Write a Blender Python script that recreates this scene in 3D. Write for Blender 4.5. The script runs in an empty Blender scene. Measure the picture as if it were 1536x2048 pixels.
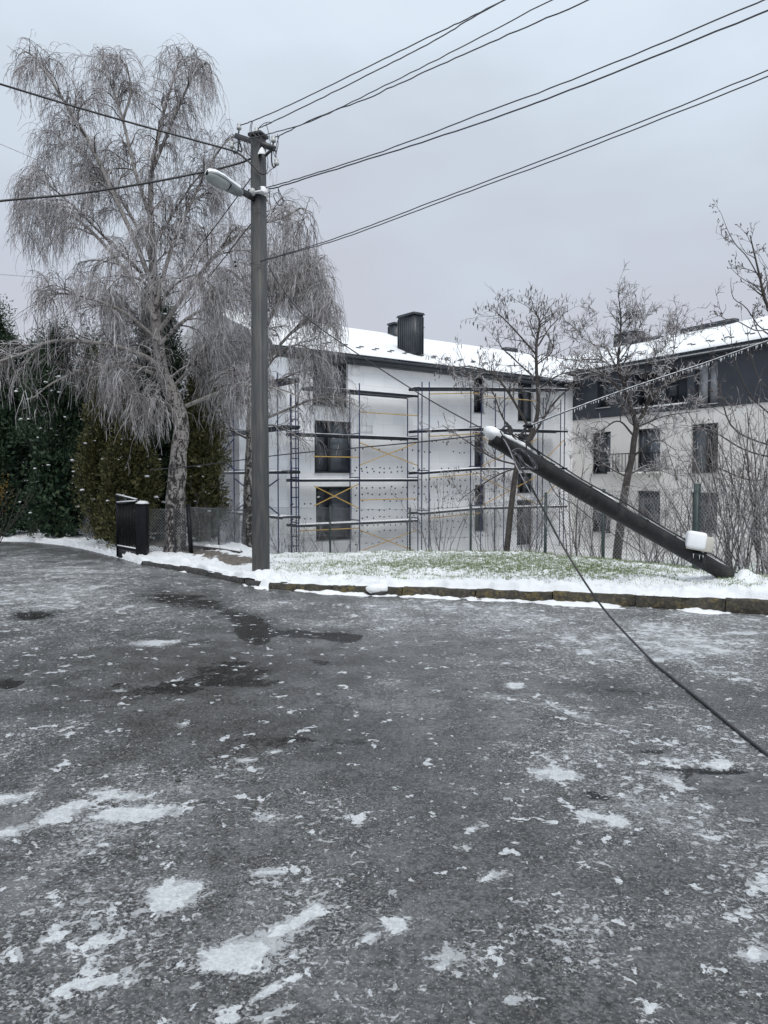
import bpy, math, random
import numpy as np
from mathutils import Vector, Matrix

SC = bpy.context.scene
COL = SC.collection
R = math.radians
rng = np.random.default_rng(7)
random.seed(7)

# ------------------------------------------------------------------ camera
F = 1500.0
PITCH = math.atan(69.0 / F)
CAMH = 1.6
cam = bpy.data.cameras.new('camera')
cam_o = bpy.data.objects.new('camera', cam)
COL.objects.link(cam_o)
cam.sensor_fit = 'HORIZONTAL'
cam.sensor_width = 36.0
cam.lens = 36.0 * F / 1536.0
cam.clip_start = 0.05
cam.clip_end = 3000
cam_o.location = (0, 0, CAMH)
cam_o.rotation_euler = (math.pi / 2 - PITCH, 0, 0)
SC.camera = cam_o

# ------------------------------------------------------------------ world, sun, exposure
world = bpy.data.worlds.new('World')
SC.world = world
world.use_nodes = True
wn, wl = world.node_tree.nodes, world.node_tree.links
wn.clear()
SUN_EL, SUN_AZ = R(55), R(170)


def wnode(t, **kw):
    n = wn.new(t)
    for k, v in kw.items():
        setattr(n, k, v)
    return n


sky = wnode('ShaderNodeTexSky', sky_type='NISHITA', sun_disc=False)
sky.sun_elevation, sky.sun_rotation = SUN_EL, SUN_AZ
tc = wnode('ShaderNodeTexCoord')
sep = wnode('ShaderNodeSeparateXYZ')
wl.new(tc.outputs['Generated'], sep.inputs[0])
cn = wnode('ShaderNodeTexNoise')
cn.inputs['Scale'].default_value = 2.2
cn.inputs['Detail'].default_value = 4
cn.inputs['Roughness'].default_value = 0.5
mp = wnode('ShaderNodeMapping')
mp.inputs['Scale'].default_value = (1, 1, 2.2)
mp.inputs['Rotation'].default_value = (0.2, 0.3, 0.5)
wl.new(tc.outputs['Generated'], mp.inputs[0])
wl.new(mp.outputs[0], cn.inputs['Vector'])
mm = wnode('ShaderNodeMath', operation='MULTIPLY_ADD')
mm.inputs[1].default_value = 0.62
wl.new(cn.outputs['Fac'], mm.inputs[0])
sub = wnode('ShaderNodeMath', operation='SUBTRACT')
sub.inputs[1].default_value = 0.31
wl.new(sep.outputs['Z'], sub.inputs[0])
wl.new(sub.outputs[0], mm.inputs[2])
ramp = wnode('ShaderNodeValToRGB')
cr = ramp.color_ramp
cr.elements[0].position, cr.elements[0].color = 0.0, (0.465, 0.475, 0.53, 1)
cr.elements[1].position, cr.elements[1].color = 1.0, (0.74, 0.80, 0.86, 1)
for p, c in ((0.22, (0.455, 0.475, 0.535)), (0.36, (0.485, 0.535, 0.605)), (0.53, (0.575, 0.65, 0.73))):
    e = cr.elements.new(p)
    e.color = (*c, 1)
wl.new(mm.outputs[0], ramp.inputs[0])
sc_ = wnode('ShaderNodeVectorMath', operation='SCALE')
sc_.inputs['Scale'].default_value = 10.0
wl.new(ramp.outputs[0], sc_.inputs[0])
mix = wnode('ShaderNodeMix', data_type='RGBA')
mix.inputs[0].default_value = 0.95
wl.new(sky.outputs[0], mix.inputs[6])
wl.new(sc_.outputs[0], mix.inputs[7])
bg = wnode('ShaderNodeBackground')
bg.inputs['Strength'].default_value = 0.1
wl.new(mix.outputs[2], bg.inputs[0])
wo = wnode('ShaderNodeOutputWorld')
wl.new(bg.outputs[0], wo.inputs[0])

sun = bpy.data.lights.new('sun', 'SUN')
sun.energy = 1.5
sun.angle = R(35)
sun.color = (1, 0.98, 0.95)
sun_o = bpy.data.objects.new('sun', sun)
COL.objects.link(sun_o)
sun_o.rotation_euler = (math.pi / 2 - SUN_EL, 0, R(10))

SC.view_settings.view_transform = 'Standard'
SC.view_settings.look = 'None'
SC.view_settings.gamma = 1
SC.view_settings.exposure = 0.36
SC.view_settings.use_curve_mapping = False


# ------------------------------------------------------------------ where the things stand
def ray(px, py):
    cx, cy = (px - 768) / F, -(py - 1024) / F
    c, s = math.cos(PITCH), math.sin(PITCH)
    return np.array([cx, c + cy * s, -s + cy * c])


def P(px, py, Y):
    d = ray(px, py)
    return np.array([0, 0, CAMH]) + d * (Y / d[1])


def G(px, py, z=0.0):
    d = ray(px, py)
    return np.array([0, 0, CAMH]) + d * ((z - CAMH) / d[2])


def to_px(v):
    """where a world point falls in the photograph (used once, to lay out dirt and slush on the road)"""
    c, s = math.cos(PITCH), math.sin(PITCH)
    y, z = v[..., 1], v[..., 2] - CAMH
    dep = np.maximum(y * c - z * s, 0.05)
    up = y * s + z * c
    return 768 + F * v[..., 0] / dep, 1024 - F * up / dep


def smooth(a, b, x):
    t = np.clip((np.asarray(x, float) - a) / (b - a), 0, 1)
    return t * t * (3 - 2 * t)


def _hash(ix, iy, seed):
    h = (ix.astype(np.int64) * 374761393 + iy.astype(np.int64) * 668265263 + seed * 1442695041) & 0x7fffffff
    h = ((h ^ (h >> 13)) * 1274126177) & 0x7fffffff
    return ((h ^ (h >> 16)) & 0xffff) / 65535.0


def vnoise(x, y, seed=0):
    x, y = np.asarray(x, float), np.asarray(y, float)
    ix, iy = np.floor(x), np.floor(y)
    fx, fy = x - ix, y - iy
    fx, fy = fx * fx * (3 - 2 * fx), fy * fy * (3 - 2 * fy)
    a, b = _hash(ix, iy, seed), _hash(ix + 1, iy, seed)
    c, d = _hash(ix, iy + 1, seed), _hash(ix + 1, iy + 1, seed)
    return (a * (1 - fx) + b * fx) * (1 - fy) + (c * (1 - fx) + d * fx) * fy


def fbm(x, y, seed=0, o=4):
    s, a, t = 0, 0.5, 0
    for k in range(o):
        s = s + a * vnoise(x * 2 ** k, y * 2 ** k, seed + k * 17)
        t += a
        a *= 0.5
    return s / t


# ------------------------------------------------------------------ mesh building
def unit(v):
    v = np.asarray(v, float)
    return v / np.maximum(np.linalg.norm(v, axis=-1, keepdims=True), 1e-9)


class MB:
    def __init__(s):
        s.V, s.Q, s.T, s.n = [], [], [], 0

    def add(s, v, q=None, t=None):
        v = np.asarray(v, float).reshape(-1, 3)
        s.V.append(v)
        if q is not None and len(q):
            s.Q.append(np.asarray(q, np.int64).reshape(-1, 4) + s.n)
        if t is not None and len(t):
            s.T.append(np.asarray(t, np.int64).reshape(-1, 3) + s.n)
        s.n += len(v)
        return s

    def box(s, c, size, M=None):
        """box of SIZE centred on C, M: 3 rows of unit axes"""
        M = np.eye(3) if M is None else np.asarray(M, float)
        h = np.asarray(size, float) / 2
        sg = np.array([[-1, -1, -1], [1, -1, -1], [1, 1, -1], [-1, 1, -1], [-1, -1, 1], [1, -1, 1], [1, 1, 1], [-1, 1, 1]], float)
        v = np.asarray(c, float) + (sg * h) @ M
        return s.add(v, [[0, 3, 2, 1], [4, 5, 6, 7], [0, 1, 5, 4], [1, 2, 6, 5], [2, 3, 7, 6], [3, 0, 4, 7]])

    def bar(s, a, b, w, h=None, up=(0, 0, 1)):
        a, b = np.asarray(a, float), np.asarray(b, float)
        d = b - a
        L = np.linalg.norm(d)
        d = d / L
        u = np.asarray(up, float)
        if abs(d @ unit(u)) > 0.98:
            u = np.array([0, 1, 0.0])
        x = unit(np.cross(d, u))
        z = np.cross(x, d)
        return s.box((a + b) / 2, (L, w, h or w), np.array([d, x, z]))

    def tubes(s, paths, rad, S=3, cap=False):
        paths = np.asarray(paths, float)
        if paths.ndim == 2:
            paths = paths[None]
        N, K, _ = paths.shape
        rad = np.broadcast_to(np.asarray(rad, float), (N, K))
        t = np.empty_like(paths)
        t[:, 1:-1] = paths[:, 2:] - paths[:, :-2]
        t[:, 0] = paths[:, 1] - paths[:, 0]
        t[:, -1] = paths[:, -1] - paths[:, -2]
        t = unit(t)
        ch = unit(paths[:, -1] - paths[:, 0] + 1e-6)
        ref = np.cross(ch, unit(np.array([0.31, 0.12, 0.94])))
        bad = np.linalg.norm(ref, axis=1) < 0.15
        ref[bad] = np.cross(ch[bad], np.array([1.0, 0, 0]))
        ref = unit(ref)[:, None, :]
        n1 = unit(ref - (ref * t).sum(-1, keepdims=True) * t)
        n2 = np.cross(t, n1)
        a = np.arange(S) * 2 * np.pi / S
        ring = n1[:, :, None, :] * np.cos(a)[None, None, :, None] + n2[:, :, None, :] * np.sin(a)[None, None, :, None]
        v = paths[:, :, None, :] + ring * rad[:, :, None, None]
        i = np.arange(N * K * S).reshape(N, K, S)
        A, B = i[:, :-1, :], i[:, 1:, :]
        q = np.stack([A, np.roll(A, -1, 2), np.roll(B, -1, 2), B], -1).reshape(-1, 4)
        s.add(v, q)
        if cap:
            T = []
            for k in range(N):
                for e, fl in ((0, 1), (K - 1, 0)):
                    r = i[k, e]
                    for j in range(1, S - 1):
                        T.append([r[0], r[j + 1], r[j]] if fl else [r[0], r[j], r[j + 1]])
            s.T.append(np.asarray(T, np.int64) + s.n - len(v.reshape(-1, 3)))
        return s

    def lathe(s, c, axis, prof, S=12):
        """prof: (r, h) along AXIS from C"""
        ax = unit(axis)
        x = unit(np.cross(ax, [0.3, 0.9, 0.2]))
        y = np.cross(ax, x)
        a = np.arange(S) * 2 * np.pi / S
        v = [np.asarray(c, float) + ax * h + r * (np.cos(k) * x + np.sin(k) * y) for r, h in prof for k in a]
        q = []
        for i in range(len(prof) - 1):
            for j in range(S):
                k = (j + 1) % S
                q.append([i * S + j, i * S + k, (i + 1) * S + k, (i + 1) * S + j])
        return s.add(v, q)

    def blob(s, c, rad, M=None, n=10, m=7, noise=0.12, seed=0, flat=None):
        """a lumpy ellipsoid"""
        M = np.eye(3) if M is None else np.asarray(M)
        r_ = np.random.default_rng(seed)
        V = []
        for i in range(m + 1):
            th = math.pi * i / m
            for j in range(n):
                ph = 2 * math.pi * j / n
                k = 1 + noise * (r_.random() * 2 - 1) * (0 if i in (0, m) else 1)
                p = np.array([math.sin(th) * math.cos(ph), math.sin(th) * math.sin(ph), math.cos(th)]) * k
                if flat is not None:
                    p[2] = max(p[2], flat)
                V.append(p * np.asarray(rad))
        V = np.asarray(c, float) + np.array(V) @ M
        q = []
        for i in range(m):
            for j in range(n):
                k = (j + 1) % n
                q.append([i * n + j, (i + 1) * n + j, (i + 1) * n + k, i * n + k])
        return s.add(V, q)

    def grid(s, X):
        X = np.asarray(X, float)
        a, b = X.shape[:2]
        i = np.arange(a * b).reshape(a, b)
        q = np.stack([i[:-1, :-1], i[1:, :-1], i[1:, 1:], i[:-1, 1:]], -1).reshape(-1, 4)
        return s.add(X, q)

    def mesh(s, name, smooth_=False):
        me = bpy.data.meshes.new(name)
        V = np.concatenate(s.V)
        Q = np.concatenate(s.Q) if s.Q else np.zeros((0, 4), np.int64)
        T = np.concatenate(s.T) if s.T else np.zeros((0, 3), np.int64)
        me.vertices.add(len(V))
        me.vertices.foreach_set('co', V.astype(np.float32).ravel())
        L = np.concatenate([Q.ravel(), T.ravel()]).astype(np.int32)
        me.loops.add(len(L))
        me.loops.foreach_set('vertex_index', L)
        st = np.concatenate([np.arange(len(Q)) * 4, len(Q) * 4 + np.arange(len(T)) * 3]).astype(np.int32)
        me.polygons.add(len(st))
        me.polygons.foreach_set('loop_start', st)
        if smooth_:
            me.polygons.foreach_set('use_smooth', np.ones(len(st), bool))
        me.update(calc_edges=True)
        me.validate()
        return me

    def build(s, name, m, parent=None, smooth_=False, bevel=0, kind=None):
        o = bpy.data.objects.new(name, s.mesh(name, smooth_))
        COL.objects.link(o)
        if m:
            o.data.materials.append(m)
        if parent is not None:
            o.parent = parent
            o.matrix_parent_inverse = parent.matrix_basis.inverted()
        if bevel:
            b = o.modifiers.new('bevel', 'BEVEL')
            b.width, b.segments, b.limit_method = bevel, 2, 'ANGLE'
        if kind:
            o['kind'] = kind
        return o


def thing(name, loc, label, cat, group=None):
    o = bpy.data.objects.new(name, None)
    COL.objects.link(o)
    o.location = [float(x) for x in loc]
    o.empty_display_size = 0.2
    tag(o, label, cat, group)
    return o


def tag(o, label, cat, group=None):
    o['label'], o['category'] = label, cat
    if group:
        o['group'] = group
    return o


def share(src, name, parent, loc, rotz=None, M=None):
    """a copy of a piece that shares its mesh"""
    c = src.copy()
    c.name = name
    COL.objects.link(c)
    c.parent = parent
    c.matrix_parent_inverse = parent.matrix_basis.inverted()
    c.matrix_basis = Matrix.Translation(Vector([float(x) for x in loc])) @ (M.to_4x4() if M is not None else Matrix.Identity(4))
    return c


def spline(pts, n):
    """Catmull-Rom through PTS (any columns), n points"""
    p = np.asarray(pts, float)
    if len(p) == 2:
        t = np.linspace(0, 1, n)[:, None]
        return p[0] * (1 - t) + p[1] * t
    q = np.vstack([2 * p[0] - p[1], p, 2 * p[-1] - p[-2]])
    u = np.linspace(0, len(p) - 1 - 1e-9, n)
    i = u.astype(int)
    t = (u - i)[:, None]
    a, b, c, d = q[i], q[i + 1], q[i + 2], q[i + 3]
    return 0.5 * (2 * b + (c - a) * t + (2 * a - 5 * b + 4 * c - d) * t ** 2 + (3 * b - a - 3 * c + d) * t ** 3)


# ------------------------------------------------------------------ materials
class NT:
    def __init__(s, name, rough=0.6, color=None, spec=0.5):
        s.m = bpy.data.materials.new(name)
        s.m.use_nodes = True
        s.n, s.l = s.m.node_tree.nodes, s.m.node_tree.links
        s.b = s.n['Principled BSDF']
        s.b.inputs['Roughness'].default_value = rough
        s.b.inputs['Specular IOR Level'].default_value = spec
        if color:
            s.b.inputs['Base Color'].default_value = (*color, 1)
        s.pos = None

    def node(s, t, ins=None, **kw):
        n = s.n.new(t)
        for k, v in kw.items():
            setattr(n, k, v)
        for k, v in (ins or {}).items():
            s.put(n.inputs[k], v)
        return n

    def put(s, sock, v):
        if isinstance(v, bpy.types.NodeSocket):
            s.l.new(v, sock)
        elif v is not None:
            if isinstance(v, tuple) and len(v) == 3 and sock.type == 'RGBA':
                v = (*v, 1)
            sock.default_value = v

    def coord(s, scale=(1, 1, 1), rot=(0, 0, 0), kind='Object'):
        if s.pos is None:
            s.pos = s.node('ShaderNodeTexCoord')
        return s.node('ShaderNodeMapping', {0: s.pos.outputs[kind], 'Scale': scale, 'Rotation': rot}).outputs[0]

    def noise(s, scale, detail=3, rough=0.5, vec=None, dist=0.0):
        n = s.node('ShaderNodeTexNoise', {'Vector': vec if vec is not None else s.coord(), 'Scale': scale, 'Detail': detail, 'Roughness': rough, 'Distortion': dist})
        return n.outputs['Fac']

    def math(s, op, a, b=None, c=None, clamp=False):
        n = s.node('ShaderNodeMath', operation=op, use_clamp=clamp)
        s.put(n.inputs[0], a)
        if b is not None:
            s.put(n.inputs[1], b)
        if c is not None:
            s.put(n.inputs[2], c)
        return n.outputs[0]

    def step(s, x, a, b):
        n = s.node('ShaderNodeMapRange', {'Value': x, 'From Min': a, 'From Max': b}, interpolation_type='SMOOTHSTEP')
        return n.outputs[0]

    def mix(s, f, a, b):
        n = s.node('ShaderNodeMix', {0: f, 6: a, 7: b}, data_type='RGBA')
        return n.outputs[2]

    def ramp(s, x, stops):
        n = s.node('ShaderNodeValToRGB', {0: x})
        e = n.color_ramp.elements
        e[0].position, e[0].color = stops[0][0], (*stops[0][1], 1)
        e[1].position, e[1].color = stops[-1][0], (*stops[-1][1], 1)
        for p, c in stops[1:-1]:
            k = e.new(p)
            k.color = (*c, 1)
        return n.outputs[0]

    def attr(s, name):
        return s.node('ShaderNodeAttribute', attribute_name=name).outputs['Fac']

    def island(s):
        return s.node('ShaderNodeNewGeometry').outputs['Random Per Island']

    def upness(s):
        g = s.node('ShaderNodeNewGeometry').outputs['Normal']
        return s.node('ShaderNodeSeparateXYZ', {0: g}).outputs['Z']

    def color(s, v):
        s.put(s.b.inputs['Base Color'], v)
        return s

    def rough(s, v):
        s.put(s.b.inputs['Roughness'], v)
        return s

    def bump(s, h, strength=0.3, dist=0.01):
        b = s.node('ShaderNodeBump', {'Strength': strength, 'Distance': dist, 'Height': h})
        s.l.new(b.outputs[0], s.b.inputs['Normal'])
        return s


def speckled(name, c1, c2, scale=8, rough=0.6, spec=0.5, bump=0.0, snow=0.0, det=4):
    t = NT(name, rough, spec=spec)
    n = t.noise(scale, det, 0.6)
    c = t.ramp(n, ((0.3, c1), (0.7, c2)))
    if snow:
        k = t.step(t.math('ADD', t.upness(), t.math('MULTIPLY', t.noise(scale * 1.7, 3), 0.6)), 1.25 - snow, 1.45 - snow)
        c = t.mix(k, c, (0.8, 0.82, 0.84))
    t.color(c)
    if bump:
        t.bump(t.noise(scale * 6, 3), bump, 0.01)
    return t.m


M = {}


def mk_mats():
    # snow
    t = NT('snow', 0.55, spec=0.3)
    n = t.noise(5, 4)
    t.color(t.ramp(n, ((0.3, (0.80, 0.82, 0.84)), (0.7, (0.86, 0.87, 0.88)))))
    t.bump(t.noise(55, 4, 0.7), 0.35, 0.015)
    t.b.inputs['Subsurface Weight'].default_value = 0.0
    M['snow'] = t.m
    t = NT('lawn_snow', 0.6, spec=0.3)
    thin = t.attr('thin')
    n = t.noise(16, 6, 0.7)
    k = t.step(t.math('ADD', n, t.math('MULTIPLY', thin, 0.24)), 0.69, 0.79)
    f = t.noise(60, 3)
    turf = t.ramp(f, ((0.3, (0.05, 0.05, 0.02)), (0.55, (0.10, 0.13, 0.035)), (0.75, (0.22, 0.2, 0.12))))
    c = t.mix(k, (0.82, 0.84, 0.86), turf)
    path = t.attr('path')
    pk = t.step(t.math('ADD', t.noise(6, 4), path), 1.0, 1.15)
    c = t.mix(pk, c, t.ramp(t.noise(22, 4), ((0.3, (0.10, 0.085, 0.07)), (0.7, (0.22, 0.2, 0.18)))))
    t.color(c)
    t.bump(t.noise(45, 5, 0.7), 0.6, 0.03)
    M['lawn'] = t.m
    M['terrain'] = speckled('terrain_snow', (0.45, 0.44, 0.42), (0.8, 0.82, 0.84), 0.7, 0.7)
    # concrete poles
    t = NT('pole_concrete', 0.55)
    n = t.noise(3, 5, 0.6, t.coord((6, 6, 0.6)))
    f = t.noise(60, 4)
    t.color(t.mix(t.step(n, 0.35, 0.7), (0.038, 0.041, 0.045), (0.080, 0.079, 0.073)))
    t.bump(f, 0.15, 0.005)
    M['concrete'] = t.m
    t = NT('wet_pole_concrete', 0.3, spec=0.28)
    n = t.math('ADD', t.math('MULTIPLY', t.noise(7, 5, 0.65), 0.6), t.math('MULTIPLY', t.noise(45, 5, 0.75), 0.4))
    t.color(t.ramp(n, ((0.34, (0.006, 0.007, 0.008)), (0.52, (0.015, 0.016, 0.0175)), (0.68, (0.055, 0.051, 0.046)))))
    t.rough(t.math('MULTIPLY_ADD', n, 0.7, 0.15))
    t.bump(t.noise(60, 6, 0.75), 0.7, 0.012)
    M['wetpole'] = t.m
    # kerbs
    t = NT('old_kerb_concrete', 0.8)
    n = t.noise(2.5, 6, 0.7)
    f = t.noise(22, 5, 0.7)
    c = t.ramp(f, ((0.28, (0.012, 0.012, 0.010)), (0.52, (0.045, 0.040, 0.030)), (0.75, (0.12, 0.11, 0.09))))
    k = t.math('MULTIPLY', t.step(t.math('ADD', n, t.math('MULTIPLY', f, 0.6)), 0.80, 0.95), 0.75)
    t.color(t.mix(k, c, t.ramp(t.noise(35, 4), ((0.3, (0.06, 0.045, 0.012)), (0.7, (0.19, 0.145, 0.05))))))
    t.bump(f, 0.6, 0.02)
    M['kerb'] = t.m
    M['kerb_grey'] = speckled('grey_kerb_concrete', (0.018, 0.018, 0.02), (0.075, 0.072, 0.068), 14, 0.7, bump=0.4)
    # metal, plastics, cables
    M['cable'] = speckled('iced_cable', (0.03, 0.03, 0.035), (0.10, 0.10, 0.115), 9, 0.3)
    M['dark_cable'] = speckled('black_cable', (0.008, 0.008, 0.010), (0.03, 0.03, 0.034), 5, 0.35)
    M['iced'] = speckled('iced_wire', (0.13, 0.13, 0.15), (0.42, 0.42, 0.45), 14, 0.25)
    M['ice'] = NT('ice', 0.15, (0.75, 0.78, 0.8)).m
    M['steel'] = speckled('dark_steel', (0.012, 0.014, 0.018), (0.05, 0.05, 0.055), 12, 0.45)
    M['porcelain'] = speckled('porcelain', (0.35, 0.36, 0.36), (0.55, 0.56, 0.55), 20, 0.25)
    M['lamp_metal'] = speckled('lamp_metal', (0.13, 0.15, 0.16), (0.22, 0.24, 0.25), 10, 0.4)
    M['lamp_glass'] = NT('lamp_glass', 0.15, (0.34, 0.37, 0.37)).m
    M['box'] = speckled('cream_plastic', (0.42, 0.41, 0.36), (0.52, 0.50, 0.45), 5, 0.4)
    M['black'] = speckled('black_paint', (0.003, 0.004, 0.006), (0.009, 0.010, 0.013), 10, 0.4, spec=0.2)
    M['galv'] = speckled('iced_fence_wire', (0.10, 0.105, 0.11), (0.34, 0.35, 0.37), 5, 0.4)
    M['green_post'] = speckled('green_post_paint', (0.018, 0.035, 0.034), (0.06, 0.085, 0.085), 9, 0.45)
    # scaffold
    M['blue'] = speckled('blue_scaffold_paint', (0.010, 0.016, 0.055), (0.028, 0.04, 0.11), 6, 0.5, spec=0.3)
    M['yellow'] = speckled('yellow_brace_paint', (0.33, 0.19, 0.04), (0.48, 0.32, 0.08), 6, 0.5)
    M['deck'] = speckled('wet_deck_boards', (0.008, 0.013, 0.022), (0.03, 0.034, 0.042), 4, 0.5, spec=0.3)
    # building
    t = NT('foam_panels', 0.75, spec=0.2)
    br = t.node('ShaderNodeTexBrick', {'Vector': t.pos or t.coord(kind='UV'), 'Color1': (0.79, 0.80, 0.82), 'Color2': (0.87, 0.875, 0.885), 'Mortar': (0.70, 0.70, 0.71),
                                       'Scale': 1.0, 'Mortar Size': 0.008, 'Brick Width': 1.2, 'Row Height': 0.6})
    n = t.noise(0.5, 6, 0.65, t.coord(kind='UV'))
    t.color(t.mix(t.math('MULTIPLY', t.step(n, 0.42, 0.75), 0.25), br.outputs[0], (0.55, 0.56, 0.58)))
    M['foam'] = t.m
    t = NT('cream_plaster', 0.85, spec=0.2)
    n = t.noise(0.7, 6, 0.65)
    t.color(t.ramp(n, ((0.3, (0.68, 0.655, 0.63)), (0.7, (0.77, 0.745, 0.72)))))
    t.bump(t.noise(50, 3), 0.15, 0.01)
    M['cream'] = t.m
    M['charcoal'] = speckled('charcoal_plaster', (0.028, 0.034, 0.046), (0.042, 0.048, 0.062), 1.2, 0.7)
    M['anthracite'] = speckled('anthracite_metal', (0.016, 0.022, 0.030), (0.032, 0.040, 0.050), 3, 0.4)
    M['frame'] = speckled('window_frame', (0.022, 0.025, 0.03), (0.04, 0.044, 0.05), 6, 0.45)
    M['sill'] = speckled('sill_metal', (0.35, 0.36, 0.37), (0.5, 0.5, 0.5), 6, 0.5, snow=0.3)
    t = NT('window_glass', 0.06, spec=0.5)
    n = t.noise(0.9, 3)
    t.color(t.ramp(n, ((0.35, (0.014, 0.017, 0.022)), (0.65, (0.075, 0.082, 0.095)))))
    M['glass'] = t.m
    M['mid_glass'] = speckled('sky_painted_glass', (0.05, 0.06, 0.072), (0.13, 0.145, 0.165), 1.1, 0.06)  # paler base colour paints the sky's reflection into some panes
    M['pale_glass'] = speckled('curtained_glass', (0.24, 0.25, 0.27), (0.36, 0.37, 0.40), 2, 0.1)
    M['dowel'] = NT('dark_dowel', 0.6, (0.03, 0.03, 0.04)).m
    M['inner'] = NT('inner_wall', 0.8, (0.35, 0.35, 0.36)).m
    # plants
    t = NT('birch_bark', 0.7, spec=0.3)
    v = t.coord((9, 9, 2.3))
    n = t.noise(1.0, 5, 0.7, t.coord((13, 13, 7)), 1.0)
    lent = t.noise(1.0, 3, 0.6, t.coord((6, 6, 40)))
    low = t.attr('low')
    k = t.step(t.math('ADD', n, t.math('MULTIPLY', low, 0.15)), 0.56, 0.62)
    c = t.mix(t.step(lent, 0.60, 0.68), (0.31, 0.29, 0.275), (0.075, 0.065, 0.06))
    c = t.mix(k, c, t.ramp(t.noise(40, 3), ((0.3, (0.014, 0.012, 0.012)), (0.7, (0.06, 0.053, 0.05)))))
    t.color(c)
    t.bump(t.math('ADD', n, t.math('MULTIPLY', t.noise(60, 3), 0.4)), 0.7, 0.03)
    M['birch'] = t.m
    t = NT('iced_twig', 0.3, spec=0.6)
    c = t.ramp(t.island(), ((0.0, (0.09, 0.075, 0.075)), (0.5, (0.36, 0.34, 0.345)), (1.0, (0.80, 0.79, 0.81))))
    t.color(t.mix(t.math('MULTIPLY', t.step(t.noise(1.5, 4, 0.65), 0.44, 0.64), 0.5), c, (0.17, 0.15, 0.15)))
    M['twig'] = t.m
    t = NT('iced_branch', 0.4, spec=0.5)
    n = t.noise(14, 4)
    k = t.step(t.math('ADD', t.upness(), t.math('MULTIPLY', n, 0.5)), 0.85, 1.05)
    c = t.ramp(n, ((0.3, (0.05, 0.04, 0.038)), (0.7, (0.17, 0.15, 0.145))))
    t.color(t.mix(k, c, (0.62, 0.62, 0.64)))
    M['branch'] = t.m
    t = NT('dark_bark', 0.55, spec=0.4)
    n = t.noise(12, 5, 0.7)
    k = t.step(t.math('ADD', t.upness(), t.math('MULTIPLY', n, 0.6)), 1.0, 1.2)
    c = t.ramp(n, ((0.3, (0.018, 0.015, 0.014)), (0.7, (0.085, 0.072, 0.065))))
    t.color(t.mix(k, c, (0.72, 0.73, 0.75)))
    t.bump(n, 0.4, 0.01)
    M['bark'] = t.m
    t = NT('dark_twig', 0.35, spec=0.5)
    t.color(t.ramp(t.island(), ((0.0, (0.04, 0.032, 0.028)), (0.55, (0.13, 0.108, 0.10)), (1.0, (0.48, 0.46, 0.47)))))
    M['dtwig'] = t.m
    M['catkin'] = speckled('catkin', (0.05, 0.038, 0.035), (0.15, 0.125, 0.12), 10, 0.5)
    for nm, a, b, c in (('thuja', (0.010, 0.024, 0.016), (0.028, 0.056, 0.032), (0.09, 0.13, 0.072)),
                        ('olive_thuja', (0.020, 0.028, 0.012), (0.085, 0.088, 0.036), (0.20, 0.185, 0.08)),
                        ('yellow_leaf', (0.07, 0.05, 0.01), (0.16, 0.10, 0.02), (0.26, 0.17, 0.04))):
        t = NT(nm, 0.5, spec=0.25)
        t.color(t.ramp(t.island(), ((0.0, a), (0.5, b), (1.0, c))))
        M[nm] = t.m
    t = NT('grass_blade', 0.5, spec=0.3)
    t.color(t.ramp(t.island(), ((0.0, (0.07, 0.115, 0.03)), (0.55, (0.16, 0.225, 0.075)), (0.8, (0.28, 0.30, 0.16)), (1.0, (0.66, 0.68, 0.65)))))
    M['grass'] = t.m
    M['stone'] = speckled('dark_stone', (0.01, 0.01, 0.01), (0.06, 0.058, 0.055), 30, 0.6)
    # asphalt under ice, wet patches and slush
    t = NT('icy_asphalt', 0.4, spec=0.5)
    p = t.coord()
    slush, frost, wet0 = t.attr('slush'), t.attr('frost'), t.attr('wet')
    wn_ = t.math('ADD', t.math('MULTIPLY', t.noise(5, 6, 0.65), 0.6), t.math('MULTIPLY', t.noise(22, 5, 0.7), 0.4))
    wet = t.math('ADD', t.math('MULTIPLY', t.step(t.math('ADD', wet0, t.math('MULTIPLY', t.math('SUBTRACT', wn_, 0.5), 1.8)), 0.55, 0.75), 0.78), t.math('MULTIPLY', wet0, 0.22))
    agg = t.node('ShaderNodeTexVoronoi', {'Vector': p, 'Scale': 110.0}).outputs['Color']
    aggv = t.node('ShaderNodeSeparateColor', {0: agg}).outputs[0]
    big = t.noise(0.8, 5, 0.6)
    fine = t.noise(70, 4, 0.7)
    c = t.ramp(t.math('ADD', t.math('MULTIPLY', aggv, 0.55), t.math('MULTIPLY', fine, 0.45)),
               ((0.22, (0.006, 0.0062, 0.0065)), (0.5, (0.036, 0.0345, 0.0325)), (0.8, (0.13, 0.125, 0.119))))
    c = t.mix(t.step(big, 0.35, 0.7), c, t.mix(0.45, c, (0.035, 0.034, 0.033)))
    c = t.mix(t.math('MULTIPLY', wet, 0.66), c, (0.009, 0.009, 0.0095))
    t.put(t.b.inputs['Specular IOR Level'], t.math('MULTIPLY_ADD', wet, -0.36, 0.42))
    # hairline cracks, wandering and broken
    cv = t.node('ShaderNodeVectorMath', {0: p, 1: t.node('ShaderNodeVectorMath', {0: t.node('ShaderNodeTexNoise', {'Vector': p, 'Scale': 2.2, 'Detail': 5.0}).outputs['Color'], 'Scale': 0.7}, operation='SCALE').outputs[0]}, operation='ADD').outputs[0]
    ck = t.node('ShaderNodeTexVoronoi', {'Vector': cv, 'Scale': 0.42}, feature='DISTANCE_TO_EDGE').outputs['Distance']
    ck = t.math('MULTIPLY', t.math('SUBTRACT', 1.0, t.step(ck, 0.002, 0.007)), t.step(t.noise(0.9, 3), 0.46, 0.6))
    c = t.mix(t.math('MULTIPLY', ck, 0.8), c, (0.007, 0.007, 0.007))
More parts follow.
